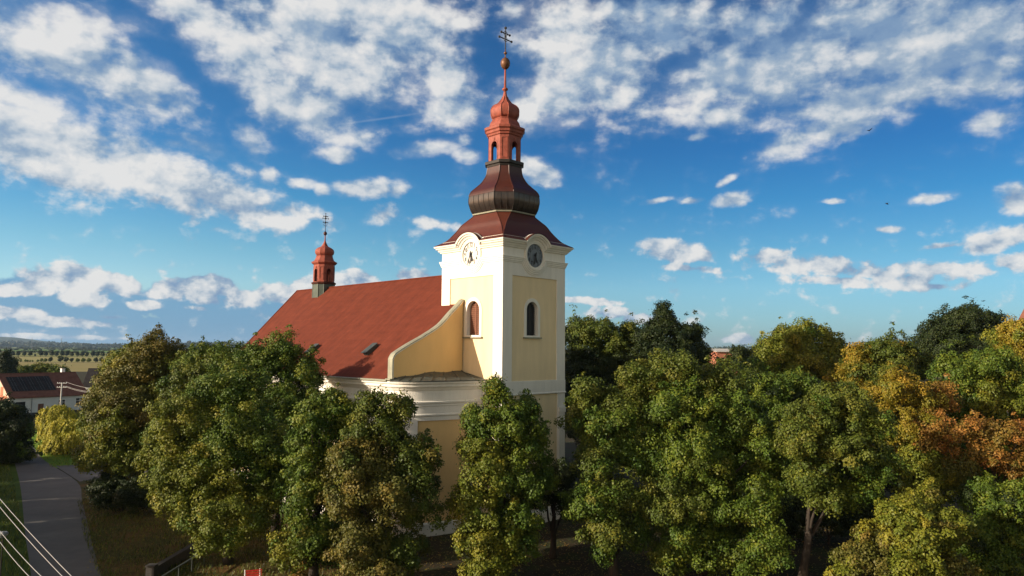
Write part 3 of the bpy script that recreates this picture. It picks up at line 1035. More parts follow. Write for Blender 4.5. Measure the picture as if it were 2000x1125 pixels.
# gable screen with its curved coping
gp = [(-7.52, 12.45), (-7.52, 14.05), (-7.32, 14.4), (-7.02, 14.62), (-5.8, 15.27), (-4.22, 16.02), (-2.57, 16.95), (-1.44, 17.97), (-0.55, 18.75), (-0.02, 19.25)]
gp = [gp[0]] + catmull(gp[1:], 4)
for sgn in (1, -1):
    XM = (lambda x: x) if sgn == 1 else (lambda x: 8 - x)
    GY = 5.0 if sgn == 1 else 8.6
    wing = front if sgn == 1 else [(8 - x, y) for x, y in reversed(front_r)]
    g = MB()
    loop = [(x, z) for x, z in gp] + [(-0.0, 12.0), (-7.52, 12.0)]
    Tg = lambda u, o, z: (XM(u), GY + o, z)
    plate(g, Tg, loop, [], 0.0, M_OCHRE)
    plate(g, Tg, loop, [], 0.40, M_OCHRE)
    rim(g, Tg, loop, 0.0, 0.40, M_OCHRE)
    gw = g.build("gable_wall", church)
    c = MB()
    # coping: flat metal strip overhanging the wall on both sides, with a fillet beneath
    rings = []
    for i, (x, z) in enumerate(gp):
        p0, p1 = gp[max(0, i - 1)], gp[min(len(gp) - 1, i + 1)]
        t = Vector((p1[0] - p0[0], p1[1] - p0[1])).normalized()
        nx, nz = -t.y, t.x
        rings.append([(XM(x + nx * h), GY + o, z + nz * h) for o, h in ((-0.11, -0.02), (-0.11, 0.04), (0.15, 0.10), (0.50, 0.05), (0.50, -0.02))])
    c.loft(rings, M_COPING)
    rings = []
    for i, (x, z) in enumerate(gp):
        p0, p1 = gp[max(0, i - 1)], gp[min(len(gp) - 1, i + 1)]
        t = Vector((p1[0] - p0[0], p1[1] - p0[1])).normalized()
        nx, nz = -t.y, t.x
        rings.append([(XM(x + nx * h), GY + o, z + nz * h) for o, h in ((-0.06, -0.13), (-0.06, -0.022), (0.0, -0.022), (0.0, -0.13))])
    c.loft(rings, M_WHITE)
    # foot of the coping, turning out over the eaves
    c.box((min(XM(-7.80), XM(-7.40)), GY - 0.17, 12.36), (max(XM(-7.80), XM(-7.40)), GY + 0.5, 12.48), M_COPING)
    c.build("coping", gw)
    # dark sheet roof of the convex wing, between screen and tower
    s = MB()
    edge = plan_offset(wing, 0.60)
    n = len(wing)
    for i in range(n - 1):
        t0, t1 = i / (n - 1), (i + 1) / (n - 1)
        def bk(t):
            x = -7.5 + 7.5 * min(1, t * 1.12)
            return (XM(x), GY, 12.45 + 0.5 * math.sin(min(1, t * 1.5) * math.pi / 2) + 0.06 * math.sin(t * 17))
        e0, e1 = edge[i], edge[i + 1]
        s.face([(XM(e0[0]), e0[1], 12.32), (XM(e1[0]), e1[1], 12.32), bk(t1), bk(t0)], M_SLATE)
        s.face([(XM(e0[0]), e0[1], 12.24), (XM(e1[0]), e1[1], 12.24), (XM(e1[0]), e1[1], 12.32), (XM(e0[0]), e0[1], 12.32)], M_SLATE)
        if i % 3 == 1:
            s.tube([(XM(e0[0]), e0[1], 12.34), tuple(Vector(bk(t0)) + Vector((0, 0, 0.03)))], 0.035, M_SLATE, 4)
    s.face([(XM(edge[-1][0]), edge[-1][1], 12.32), (XM(0), wing[-1][1], 12.36), (XM(0.0), GY, 12.95)], M_SLATE)
    s.build("wing_roof", church)

# ---- nave and chancel roof
RZ, EZ = 22.16, 12.33
nr = MB()
XO = -7.75
def roof_z(x):
    return RZ - (RZ - 12.36) * abs(x - 4) / 11.75
r_out = [(XO, roof_z(XO)), (4.0, RZ), (8 - XO, roof_z(XO))]
r_in = [(8 - XO, roof_z(XO) - 0.03), (4.0, RZ - 0.25), (XO, roof_z(XO) - 0.03)]
prof = r_out + r_in
ys = [5.56] + [5.56 + k * 2.514 for k in range(1, 11)]
nr.loft([[(x, y + (0.0 if x <= 8 else (3.7 if k_ == 0 else 1.4 if k_ == 1 else 0.0)), z) for x, z in prof] for k_, y in enumerate(ys)], M_ROOF)
nave_roof = nr.build("nave_roof", church)
cr_ = MB()
apx = (4.0, 42.2, RZ)
cs = [(-5.6, 30.6, 11.95), (-5.6, 42.15, 11.95), (-1.9, 48.6, 11.95), (9.9, 48.6, 11.95), (13.6, 42.15, 11.95), (13.6, 30.6, 11.95)]
R0 = (4.0, 30.6, RZ)
cr_.face([cs[0], cs[1], apx, R0], M_ROOF)
for i in (1, 2, 3):
    cr_.face([cs[i], cs[i + 1], apx], M_ROOF)
cr_.face([cs[4], cs[5], R0, apx], M_ROOF)
cr_.face(cs[::-1], M_ROOF)
cr_.face([cs[0], R0, cs[5]], M_ROOF)
chancel_roof = cr_.build("chancel_roof", church)
rc = MB()
rc.tube([(4, 8.0, RZ + 0.02), (4, 42.2, RZ + 0.02)], 0.10, M_ROOF, 6)
rc.tube([apx, cs[1]], 0.08, M_ROOF, 5)
rc.tube([apx, cs[2]], 0.08, M_ROOF, 5)
rc.build("ridge_cap", nave_roof)
gt = MB()
for x in (XO - 0.06, 8 - XO + 0.06):
    gt.tube([(x, 5.3 if x < 0 else 9.3, roof_z(XO) - 0.04), (x, 30.7, roof_z(XO) - 0.04)], 0.10, M_COPING, 7)
gt.build("gutter", nave_roof)
# low roof vents
slope = (RZ - 12.36) / 11.75
for (vx, vy) in ((-4.95, 11.75), (-5.05, 21.7)):
    v = MB()
    s_ax = Vector((slope * 0 + 1, 0, slope)).normalized()     # up the slope
    n_ax = Vector((-slope, 0, 1)).normalized()
    c0 = Vector((vx, vy, roof_z(vx)))
    def TV(a, b, h):
        p = c0 + s_ax * a * 0.85 + Vector((0, 1, 0)) * b * 0.8 + n_ax * h
        return (p.x, p.y, p.z)
    v.loft([[TV(-0.80, -0.40, -0.05), TV(0.80, -0.40, -0.05), TV(0.80, 0.40, -0.05), TV(-0.80, 0.40, -0.05)],
            [TV(-0.80, -0.40, 0.36), TV(0.80, -0.40, 0.24), TV(0.80, 0.40, 0.24), TV(-0.80, 0.40, 0.36)]], M_SLATE)
    v.loft([[TV(-0.95, -0.48, 0.37), TV(0.86, -0.48, 0.245), TV(0.86, 0.48, 0.245), TV(-0.95, 0.48, 0.37)],
            [TV(-0.95, -0.48, 0.42), TV(0.86, -0.48, 0.295), TV(0.86, 0.48, 0.295), TV(-0.95, 0.48, 0.42)]], M_SLATE)
    v.box((-0.83, -0.30, 0.04), (-0.805, 0.30, 0.30), M_DARKIN, TV)
    v.build("roof_vent", nave_roof)

# ---- ridge turret
CTT = (4.0, 35.6)
tb = MB()
tb.loft([octo(CTT, 17.5, 1.26, 0.7), octo(CTT, 22.62, 1.26, 0.7)], M_GREENSHEET)
for q in range(8):
    tb.tube([octo(CTT, 17.6, 1.27, 0.7)[q], octo(CTT, 22.6, 1.27, 0.7)[q]], 0.04, M_GREENSHEET, 5)
turret = tb.build("ridge_turret", church)
tbr = MB()
tbr.loft([octo(CTT, 22.58, 1.26, 0.7), octo(CTT, 22.66, 1.40, 0.76), octo(CTT, 22.82, 1.44, 0.78), octo(CTT, 22.90, 1.28, 0.7)], M_ONION)
tbr.build("turret_sill", turret)
t2 = MB()
t2.loft([octo(CTT, 25.02, 1.22, 0.68), octo(CTT, 25.10, 1.34, 0.74), octo(CTT, 25.24, 1.48, 0.8), octo(CTT, 25.38, 1.50, 0.82), octo(CTT, 25.44, 1.36, 0.74)], M_COPPER)
rp = catmull([(25.40, 1.36, 0.74), (25.6, 1.14, 0.62), (25.85, 1.03, 0.57), (26.08, 0.94, 0.52)], 3)
t2.loft([octo(CTT, *r) for r in rp], M_COPPER)
t2.loft([octo(CTT, 26.06, 0.99, 0.55), octo(CTT, 26.13, 1.0, 0.55), octo(CTT, 26.18, 0.92, 0.5)], M_COPPER)
bp_ = catmull([(26.14, 0.78, 0.43), (26.30, 1.00, 0.55), (26.58, 1.11, 0.61), (26.9, 1.06, 0.58), (27.15, 0.80, 0.44), (27.32, 0.46, 0.26), (27.5, 0.32, 0.18), (27.8, 0.17, 0.1), (28.1, 0.08, 0.05), (28.75, 0.06, 0.04)], 3)
t2.loft([octo(CTT, *r) for r in bp_], M_COPPER)
t2.build("turret_roof", turret)
lt = lantern("turret_lantern", CTT, 22.88, 25.05, 1.22, 0.68, turret, M_COPPER, 0.66, 1.55, 0.08, 0.15)
to_ = MB()
to_.lathe([(28.70, 0.001), (28.72, 0.08), (28.82, 0.18), (28.97, 0.23), (29.12, 0.18), (29.22, 0.08), (29.24, 0.04), (29.6, 0.03)], M_ONION, 12, CTT)
to_.build("turret_orb", turret, smooth=True)
tx = MB()
tx.tube([(CTT[0], CTT[1], 29.5), (CTT[0], CTT[1], 31.45)], 0.03, M_BLACK, 6)
for z, l in ((30.35, 0.3), (30.85, 0.38), (31.1, 0.28)):
    tx.tube([(CTT[0] - l, CTT[1], z), (CTT[0] + l, CTT[1], z)], 0.03, M_BLACK, 5)
    for s in (-1, 0, 1):
        ball(tx, (CTT[0] + s * l, CTT[1], z), 0.075 if s else 0.12, M_BLACK)
ball(tx, (CTT[0], CTT[1], 31.45), 0.07, M_BLACK)
for s in (-1, 1):
    tx.tube([(CTT[0] + s * 0.03, CTT[1], 29.9), (CTT[0] + s * 0.2, CTT[1], 29.95), (CTT[0] + s * 0.24, CTT[1], 30.15), (CTT[0] + s * 0.1, CTT[1], 30.2)], 0.025, M_BLACK, 5)
tx.build("turret_cross", turret)

#TREES_BEGIN
# ------------------------------------------------------------------ trees
PAL = {
    "green": ((0.044, 0.086, 0.010), (0.094, 0.140, 0.014), (0.172, 0.186, 0.018)),
    "lime": ((0.095, 0.125, 0.013), (0.165, 0.178, 0.018), (0.250, 0.210, 0.022)),
    "dark": ((0.016, 0.028, 0.008), (0.030, 0.046, 0.011), (0.052, 0.066, 0.014)),  # deep green; on shaded trees it puts the shade into the leaf colour
    "olive": ((0.056, 0.086, 0.012), (0.100, 0.126, 0.016), (0.165, 0.158, 0.020)),
    "brown": ((0.082, 0.090, 0.016), (0.130, 0.118, 0.021), (0.200, 0.142, 0.027)),
    "yellow": ((0.150, 0.145, 0.014), (0.235, 0.185, 0.017), (0.320, 0.195, 0.020)),
    "orange": ((0.150, 0.115, 0.020), (0.250, 0.135, 0.024), (0.320, 0.128, 0.028)),
    "willow": ((0.23, 0.235, 0.016), (0.34, 0.32, 0.022), (0.42, 0.36, 0.035)),
    "rust": ((0.20, 0.060, 0.022), (0.30, 0.090, 0.028), (0.36, 0.14, 0.03)),
}


def quads_mesh(name, P, tint, m):
    """P: (n,4,3) leaf corners, tint: (n,3)"""
    n = len(P)
    me = bpy.data.meshes.new(name)
    me.vertices.add(n * 4)
    me.vertices.foreach_set("co", P.reshape(-1).astype(np.float32))
    me.loops.add(n * 4)
    me.loops.foreach_set("vertex_index", np.arange(n * 4, dtype=np.int32))
    me.polygons.add(n)
    me.polygons.foreach_set("loop_start", np.arange(0, n * 4, 4, dtype=np.int32))
    me.polygons.foreach_set("loop_total", np.full(n, 4, dtype=np.int32))
    me.materials.append(m)
    a = me.attributes.new("tint", "FLOAT_COLOR", "POINT")
    c = np.ones((n, 4, 4), dtype=np.float32)
    c[:, :, :3] = tint[:, None, :]
    a.data.foreach_set("color", c.reshape(-1))
    me.update()
    return me


def unit(v):
    return v / np.maximum(1e-9, np.linalg.norm(v, axis=1, keepdims=True))


def leaves_at(rng, C, N, S, K, L, pidx, pals, flat=0.35, up=0.15):
    """scatter leaves in boughs: C centres, N outward normals, S sizes, K leaves per bough"""
    nb = len(C)
    rep = np.repeat(np.arange(nb), K)
    n = len(rep)
    Nn = N[rep]
    # leaves sit on the rounded outside of their bough, so each bough is lit like a small mound
    v = unit(Nn * rng.uniform(0.1, 0.9, (n, 1)) + np.array([0, 0, 0.15]) + unit(rng.normal(size=(n, 3))) * 0.95)
    rr = rng.uniform(0.5, 1.12, (n, 1)) ** 0.8 + (rng.random((n, 1)) < 0.07) * rng.uniform(0.1, 0.5, (n, 1))
    ax = unit(np.cross(N, rng.normal(size=(nb, 3))) + np.array([0, 0, 0.35]))      # long axis of the bough
    el = rng.uniform(0.15, 0.95, nb)[rep][:, None]
    sh = np.array([0.85, 0.85, 0.72])
    off = v * rr * sh
    off = (off + ax[rep] * (off * ax[rep]).sum(1, keepdims=True) * el) * S[rep][:, None]
    P0 = C[rep] - Nn * (S[rep] * 0.35)[:, None] + off
    nr = unit(v * 1.0 + Nn * 0.25 + np.array([0, 0, up]) + rng.normal(size=(n, 3)) * 0.48)
    d = unit(rng.normal(size=(n, 3)) + v * 0.4 + np.array([0, 0, -0.35]))
    d = unit(d - (d * nr).sum(1, keepdims=True) * nr)
    t = np.cross(nr, d)
    ll = (L * rng.uniform(0.65, 1.25, n))[:, None]
    w = ll * 0.36
    Q = np.stack([P0, P0 + d * ll * 0.45 + t * w - nr * ll * 0.06, P0 + d * ll - nr * ll * 0.14, P0 + d * ll * 0.45 - t * w - nr * ll * 0.06], 1)
    # leaf colour from the palettes: one hue per bough, varied leaf by leaf
    pa = np.array([PAL[p] for p in pals])           # (np,3,3)
    f = np.clip(rng.beta(1.5, 2.2, nb)[rep] + rng.normal(size=n) * 0.12, 0, 1)
    A = pa[pidx[rep]]
    lo = np.clip(f * 2, 0, 1)[:, None]
    hi = np.clip(f * 2 - 1, 0, 1)[:, None]
    tint = (A[:, 0] * (1 - lo) + A[:, 1] * lo) * (1 - hi) + A[:, 2] * hi
    tint = tint * rng.uniform(0.68, 1.04, (n, 1))
    return Q, tint


def crown_arrays(rng, lobes, L, bd, K, bs, pals, pidx, flat=0.35, spiky=0.0):
    """lobes: (n,6) centre + radii in metres"""
    lobes = np.array(lobes)
    CC, NN, SS, PP = [], [], [], []
    for i, (x, y, z, a, b, c) in enumerate(lobes):
        area = 4 * math.pi * (((a * b) ** 1.6 + (a * c) ** 1.6 + (b * c) ** 1.6) / 3) ** (1 / 1.6)
        nb = max(8, int(area * bd))
        u = unit(rng.normal(size=(nb, 3)))
        keep = (u[:, 2] > -0.55) | (rng.random(nb) < 0.35)
        u = u[keep]
        nb = len(u)
        ph = rng.uniform(0, 6.28, 6)
        lump = 0.5 * np.sin(3.1 * u[:, 0] + ph[0]) + 0.5 * np.sin(4.3 * u[:, 1] + ph[1]) + 0.6 * np.sin(5.2 * u[:, 2] + ph[2]) + 0.4 * np.sin(8.3 * u[:, 0] + 7.1 * u[:, 2] + ph[3])
        rr = 0.95 + 0.09 * lump + rng.uniform(-0.24, 0.13, nb)
        p = u * np.array([a, b, c]) * rr[:, None]
        nrm = unit(u / np.array([a, b, c]))
        nrm = unit(nrm + np.array([0, 0, 0.25]) + rng.normal(size=(nb, 3)) * 0.28)
        P = p + np.array([x, y, z])
        ok = np.ones(nb, bool)
        for j, (x2, y2, z2, a2, b2, c2) in enumerate(lobes):
            if j == i: continue
            q = (P - np.array([x2, y2, z2])) / np.array([a2, b2, c2])
            ins = (q ** 2).sum(1) < 0.62
            ok &= ~(ins & (rng.random(nb) < 0.9))
        P, nrm = P[ok], nrm[ok]
        CC.append(P); NN.append(nrm)
        SS.append(bs * rng.uniform(0.6, 1.35, len(P)))
        PP.append(np.where(rng.random(len(P)) < 0.85, pidx[i], rng.integers(0, len(pals), len(P))))
        # ragged shoots that stick out of the outline
        ns = int(len(P) * 0.38)
        if ns:
            k = rng.integers(0, len(P), ns)
            upw = np.clip(u[ok][k][:, 2:3], 0, 1)
            CC.append(P[k] + nrm[k] * (bs * rng.uniform(0.3, 0.95, (ns, 1))) + (spiky + bs * 0.9) * upw * np.array([0, 0, 1.0]) * rng.random((ns, 1)))
            NN.append(unit(nrm[k] + np.array([0, 0, 0.6]) + rng.normal(size=(ns, 3)) * 0.6))
            SS.append(bs * rng.uniform(0.22, 0.5, ns))
            PP.append(np.full(ns, pidx[i]))
        # inner boughs
        ni = int(len(P) * 0.7)
        v = unit(rng.normal(size=(ni, 3))) * rng.uniform(0.25, 0.72, (ni, 1)) * np.array([a, b, c]) + np.array([x, y, z])
        CC.append(v); NN.append(unit(v - np.array([x, y, z]) + rng.normal(size=(ni, 3)) * 0.5))
        SS.append(bs * rng.uniform(0.9, 1.6, ni))
        PP.append(np.full(ni, pidx[i]))
    C = np.concatenate(CC); N = np.concatenate(NN); S = np.concatenate(SS); PI_ = np.concatenate(PP)
    kk = np.maximum(6, (K * (S / bs) ** 1.6)).astype(int)
    return leaves_at(rng, C, N, S, kk, L, PI_, pals, flat)


def trunk_mesh(name, rng, H, r0, targets, parent, lean=(0, 0)):
    mb = MB()
    pts, rs = [], []
    n = 7
    for i in range(n):
        t = i / (n - 1)
        pts.append((lean[0] * t + rng.normal() * 0.10 * t, lean[1] * t + rng.normal() * 0.10 * t, -0.3 + H * t))
        rs.append(r0 * (1.35 if i == 0 else 1) * (1 - 0.72 * t))
    mb.tube(pts, rs, M_BARK, 9)
    for (x, y, z) in targets:
        k = int(np.clip(round((z - 1.5) / H * (n - 1) * 0.62), 1, n - 2))
        p = Vector(pts[k]); e = Vector((x, y, z))
        m1 = p.lerp(e, 0.35) + Vector((0, 0, 0.12 * (e - p).length))
        m2 = p.lerp(e, 0.72) + Vector((rng.normal() * 0.2, rng.normal() * 0.2, 0.10 * (e - p).length))
        ra = rs[k] * 0.55
        mb.tube([p, m1, m2, e], [ra, ra * 0.7, ra * 0.45, ra * 0.15], M_BARK, 6)
    return mb.build(name, parent, smooth=True)


NLEAF = [0]


def tree(name, label, Y, bx, lobes, pals, seed, L=0.2, bd=0.9, K=95, bs=0.62, trunk_r=0.32, group=None, cat="tree", m=None, flat=0.35, spiky=0.0, base_z=0.0, low=None):
    """lobes: (px, py, rx, ry, depth offset m, palette index[, depth radius factor]); pixel measures turned into metres at distance Y"""
    rng = np.random.default_rng(seed)
    bs, bd, K, L = bs * 0.98, bd * 1.12, int(K * 1.85), L * 0.77
    base = at(bx, 1000, Y); base.z = base_z
    k = Y / F
    lb, pi_ = [], []
    for l in lobes:
        px, py, rx, ry, dy, pi = l[:6]
        df = l[6] if len(l) > 6 else 0.9
        p = at(px, py, Y + dy)
        kk = (Y + dy) / F
        lb.append((p.x - base.x, p.y - base.y, p.z - base.z, max(0.5, rx * kk * 1.03 - 0.1), max(0.5, rx * kk * df), max(0.4, ry * kk * 1.03 - 0.1)))
        pi_.append(pi)
    e = empty(name, base)
    tag(e, label, cat, group)
    Q, T_ = crown_arrays(rng, lb, L, bd, K, bs, pals, pi_, flat, spiky)
    z = Q[:, :, 2].min(1) > 0.15
    Q, T_ = Q[z], T_[z]
    NLEAF[0] += len(Q)
    me = quads_mesh("crown", Q, T_, m or M_LEAF)
    o = bpy.data.objects.new("crown", me)
    o.parent = e
    col.objects.link(o)
    tops = max(l[2] for l in lb)
    tg = [(l[0], l[1], l[2]) for l in lb]
    mx = np.mean([l[0] for l in lb]) * 0.6; my = np.mean([l[1] for l in lb]) * 0.6
    trunk_mesh("trunk", rng, tops * 0.85, trunk_r, tg, e, (mx, my))
    return e


def copy_tree(o, loc, rz=0.0, sc=1.0, label=None, group=None):
    c = o.copy(); col.objects.link(c)
    c.location = loc; c.rotation_euler = (0, 0, rz); c.scale = (sc, sc, sc)
    if label: c["label"] = label
    if group: c["group"] = group
    for ch in o.children:
        d = ch.copy(); col.objects.link(d); d.parent = c
    return c


# --- left of the church
tree("chestnut_tree", "tall rusty brown tree left of the church, its narrow top above the horizon", 70, 270,
     [(303, 662, 20, 22, 0, 0), (302, 690, 38, 32, 0, 0), (275, 725, 62, 50, 0, 0), (330, 720, 50, 50, 1, 0), (255, 790, 82, 62, -1, 0), (225, 840, 62, 50, -2, 1), (330, 800, 70, 70, 1, 1), (230, 890, 62, 50, -2, 1), (300, 880, 70, 60, -1, 1)],
     ("brown", "lime"), 11, L=0.24, bd=0.8, K=90, bs=0.7, spiky=0.5)
tree("maple_tree", "light green tree peeking out left of the rusty brown tree, above the willow", 78, 235,
     [(255, 700, 46, 32, 0, 0), (230, 730, 38, 36, 0, 0), (212, 775, 32, 40, -1, 0), (192, 830, 30, 34, -1, 1), (235, 780, 50, 60, 2, 0)],
     ("lime", "green"), 12, L=0.26, bd=0.75, K=80, bs=0.75)
tree("linden_tree", "dark green tree behind the big linden, its top level with the far horizon", 66, 415,
     [(430, 705, 52, 36, 0, 0), (385, 715, 42, 42, 0, 0), (465, 720, 35, 40, 2, 0), (400, 780, 75, 70, -1, 1), (350, 860, 60, 70, -2, 0), (440, 820, 60, 80, 0, 0)],
     ("green", "olive"), 13, L=0.23, bd=0.8, K=90, bs=0.65)
tree("shaded_bush", "low bush coloured dark for the shade, at the road side under the brown tree", 66, 235,
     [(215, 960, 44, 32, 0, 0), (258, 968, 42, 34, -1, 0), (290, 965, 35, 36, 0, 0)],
     ("dark",), 14, L=0.22, bd=1.0, K=90, bs=0.55, trunk_r=0.14, cat="bush")  # stands for shaded lower boughs, the shade put into the leaf colour
tree("linden_tree", "tall green linden whose top overlaps the nave roof's lower left end", 60, 540,
     [(548, 690, 52, 40, 0, 0), (592, 725, 42, 46, 0, 0), (505, 715, 58, 42, 0, 0), (545, 790, 88, 70, -1, 0), (595, 820, 46, 80, 0, 0), (540, 890, 85, 70, 0, 0)],
     ("green", "lime"), 115, bd=0.85, K=95, bs=0.62, L=0.22)
tree("linden_tree", "biggest green linden on the left, bulging towards the road, sunlit on its left", 51, 450,
     [(440, 765, 66, 52, 1, 0), (485, 760, 40, 40, 1, 0), (375, 825, 72, 60, 0, 1), (470, 870, 92, 85, 0, 0), (325, 885, 52, 56, 0, 1), (385, 935, 90, 66, -1, 1), (530, 950, 66, 75, 0, 0), (450, 1000, 95, 60, -2, 1), (350, 980, 52, 42, -2, 1), (430, 1050, 52, 36, -2, 1)],
     ("green", "lime"), 15, bd=0.82, K=100, bs=0.62)
tree("linden_tree", "narrow dark green linden under the nave eaves, left of the split brown tree", 46, 615,
     [(640, 795, 48, 34, 1, 0), (610, 820, 46, 42, 0, 0), (665, 840, 30, 60, 1, 0), (605, 880, 48, 58, 0, 0), (640, 930, 55, 70, 1, 0), (595, 970, 42, 60, -1, 0), (610, 1050, 55, 52, -1, 0), (565, 1075, 40, 34, -1, 1), (645, 1060, 40, 60, 0, 0)],
     ("green", "lime"), 16, bd=0.9, K=100, bs=0.55)
tree("chestnut_tree", "brown leaved tree with a split top in front of the yellow church facade", 45, 750,
     [(728, 795, 34, 34, 0, 0), (782, 800, 30, 36, 0, 0), (740, 850, 62, 50, 0, 0), (700, 900, 62, 48, -1, 1), (795, 905, 62, 58, 0, 0), (740, 960, 80, 60, -1, 1), (685, 975, 58, 50, -1, 1), (805, 985, 56, 62, 0, 0), (700, 1050, 58, 60, -1, 1), (775, 1070, 62, 50, 0, 0), (740, 1110, 70, 40, -1, 1)],
     ("olive", "brown"), 17, bd=0.95, K=105, bs=0.55)
tree("linden_tree", "green linden standing right in front of the tower's near corner", 46, 975,
     [(966, 758, 16, 18, 0, 0), (975, 780, 28, 24, 0, 0), (1022, 800, 38, 28, 1, 0), (930, 822, 34, 32, 0, 0), (985, 835, 70, 46, 0, 0), (940, 875, 45, 40, 0, 1), (1025, 870, 54, 44, 1, 0), (940, 925, 44, 46, -1, 1), (1000, 930, 60, 50, 0, 0), (925, 990, 56, 48, -1, 1), (1000, 1000, 60, 50, 0, 0), (950, 1055, 62, 52, -1, 1), (1060, 930, 26, 36, 1, 0), (1010, 1060, 42, 45, 0, 0), (955, 1105, 55, 35, -1, 1)],
     ("green", "lime"), 18, bd=0.95, K=105, bs=0.52)
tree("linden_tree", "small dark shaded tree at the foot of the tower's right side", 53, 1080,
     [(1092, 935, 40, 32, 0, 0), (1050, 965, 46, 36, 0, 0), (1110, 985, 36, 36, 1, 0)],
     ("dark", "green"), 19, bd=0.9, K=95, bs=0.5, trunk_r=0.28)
tree("linden_tree", "dark linden added to cover the sunlit nave wall, behind the split brown tree", 53, 690,
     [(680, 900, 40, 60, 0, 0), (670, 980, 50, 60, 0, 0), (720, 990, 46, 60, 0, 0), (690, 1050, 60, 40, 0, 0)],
     ("dark", "green"), 119, bd=0.9, K=90, bs=0.55, trunk_r=0.28)  # added tree hiding sunlit wall, its leaves coloured dark like shade
# --- right of the tower
tree("beech_tree", "dark broad tree right behind the tower with a sunlit brownish top", 88, 1160,
     [(1150, 648, 52, 34, 0, 0), (1205, 670, 48, 40, 0, 0), (1235, 655, 30, 26, 1, 0), (1125, 690, 40, 60, 0, 1), (1180, 730, 75, 60, 0, 1), (1150, 800, 70, 80, 0, 1)],
     ("olive", "dark"), 21, L=0.28, bd=0.7, K=80, bs=0.8, spiky=0.8)  # lower lobes coloured dark for the church's shade, sunlit top left paler
tree("cypress_tree", "near black conifer with a pointed top, highest behind the right hand trees", 84, 1305,
     [(1297, 604, 10, 18, 0, 0), (1298, 622, 22, 20, 0, 0), (1300, 642, 36, 24, 0, 0), (1270, 662, 32, 30, 0, 0), (1335, 655, 30, 26, 0, 0), (1362, 650, 10, 20, 0, 0), (1310, 690, 75, 48, 0, 0), (1360, 680, 22, 30, 0, 0), (1300, 740, 90, 60, 0, 0)],
     ("dark",), 22, L=0.26, bd=0.85, K=85, bs=0.7, m=M_NEEDLE, spiky=1.4)
tree("linden_tree", "olive green linden beside the tower with a low hanging branch", 48, 1200,
     [(1148, 765, 32, 32, 1, 0), (1135, 815, 36, 40, 1, 0), (1175, 845, 52, 56, 0, 1), (1165, 905, 45, 40, -1, 0), (1155, 980, 50, 40, -2, 1), (1215, 985, 50, 52, -1, 0), (1180, 1040, 55, 34, -2, 0), (1188, 1080, 22, 26, -2, 1), (1250, 1040, 22, 34, -1, 1)],
     ("olive", "green"), 23, bd=0.85, K=100, bs=0.55)
tree("linden_tree", "largest green linden right of the tower, reaching from the bottom edge to the horizon", 49.5, 1370,
     [(1322, 718, 46, 36, 1, 1), (1255, 745, 46, 40, 1, 1), (1400, 745, 52, 40, 2, 1), (1225, 800, 50, 50, 0, 1), (1320, 800, 85, 60, 0, 0), (1420, 820, 80, 70, 1, 0), (1240, 880, 56, 56, -1, 0), (1340, 890, 90, 70, -1, 0), (1450, 905, 65, 70, 1, 0), (1310, 980, 70, 60, -2, 1), (1400, 980, 90, 70, -1, 0), (1330, 1060, 62, 56, -2, 0), (1420, 1070, 85, 62, -1, 0), (1300, 1095, 36, 32, -2, 1), (1490, 990, 36, 60, -3, 0), (1495, 880, 36, 60, -1, 0), (1500, 1070, 40, 44, -3.5, 0)],
     ("green", "olive"), 24, bd=0.82, K=105, bs=0.6)
tree("walnut_tree", "broad yellow green tree standing above the others right of the distant salmon building", 86, 1560,
     [(1560, 660, 55, 32, 0, 0), (1512, 690, 42, 36, 0, 0), (1610, 685, 45, 34, 0, 0), (1560, 715, 85, 50, 0, 0), (1490, 740, 50, 50, 0, 1), (1630, 725, 45, 40, 0, 1), (1560, 780, 100, 60, 0, 1)],
     ("lime", "green"), 25, L=0.3, bd=0.62, K=75, bs=0.85)
tree("linden_tree", "olive linden with a rounded crown hanging over the dark gap in the right half", 46.5, 1562,
     [(1640, 785, 62, 38, 1, 0), (1580, 815, 54, 42, 0, 0), (1695, 830, 56, 50, 1, 1), (1558, 868, 48, 46, -1, 0), (1640, 870, 76, 60, 0, 0), (1585, 935, 50, 46, -1, 0), (1690, 915, 64, 52, 0, 1), (1600, 972, 40, 28, -1, 0), (1660, 965, 50, 30, 0, 1)],
     ("olive", "green"), 26, bd=0.9, K=100, bs=0.55)
tree("ash_tree", "yellowish brown tree in the back row, between the walnut and the dark round tree", 76, 1720,
     [(1718, 682, 36, 30, 0, 0), (1675, 705, 34, 32, 0, 1), (1765, 700, 34, 30, 0, 0), (1720, 735, 70, 50, 0, 0), (1800, 720, 30, 34, 1, 0), (1660, 760, 40, 50, 0, 1)],
     ("olive", "yellow"), 27, L=0.27, bd=0.75, K=80, bs=0.7, spiky=0.5)
tree("linden_tree", "dark round tree rising highest at the far right", 97, 1875,
     [(1882, 630, 55, 34, 0, 0), (1835, 655, 40, 36, 0, 0), (1930, 650, 34, 36, 0, 0), (1880, 680, 85, 50, 0, 0)],
     ("dark", "green"), 28, L=0.3, bd=0.7, K=80, bs=0.85)
tree("maple_tree", "bright yellow green maple at the right edge of the back row", 66, 1975,
     [(1992, 655, 36, 34, 0, 0), (1950, 660, 26, 30, 3, 1), (1962, 690, 30, 32, 0, 0), (2010, 700, 40, 45, 0, 0), (1985, 745, 50, 50, 0, 1)],
     ("yellow", "lime"), 29, L=0.25, bd=0.85, K=85, bs=0.62)
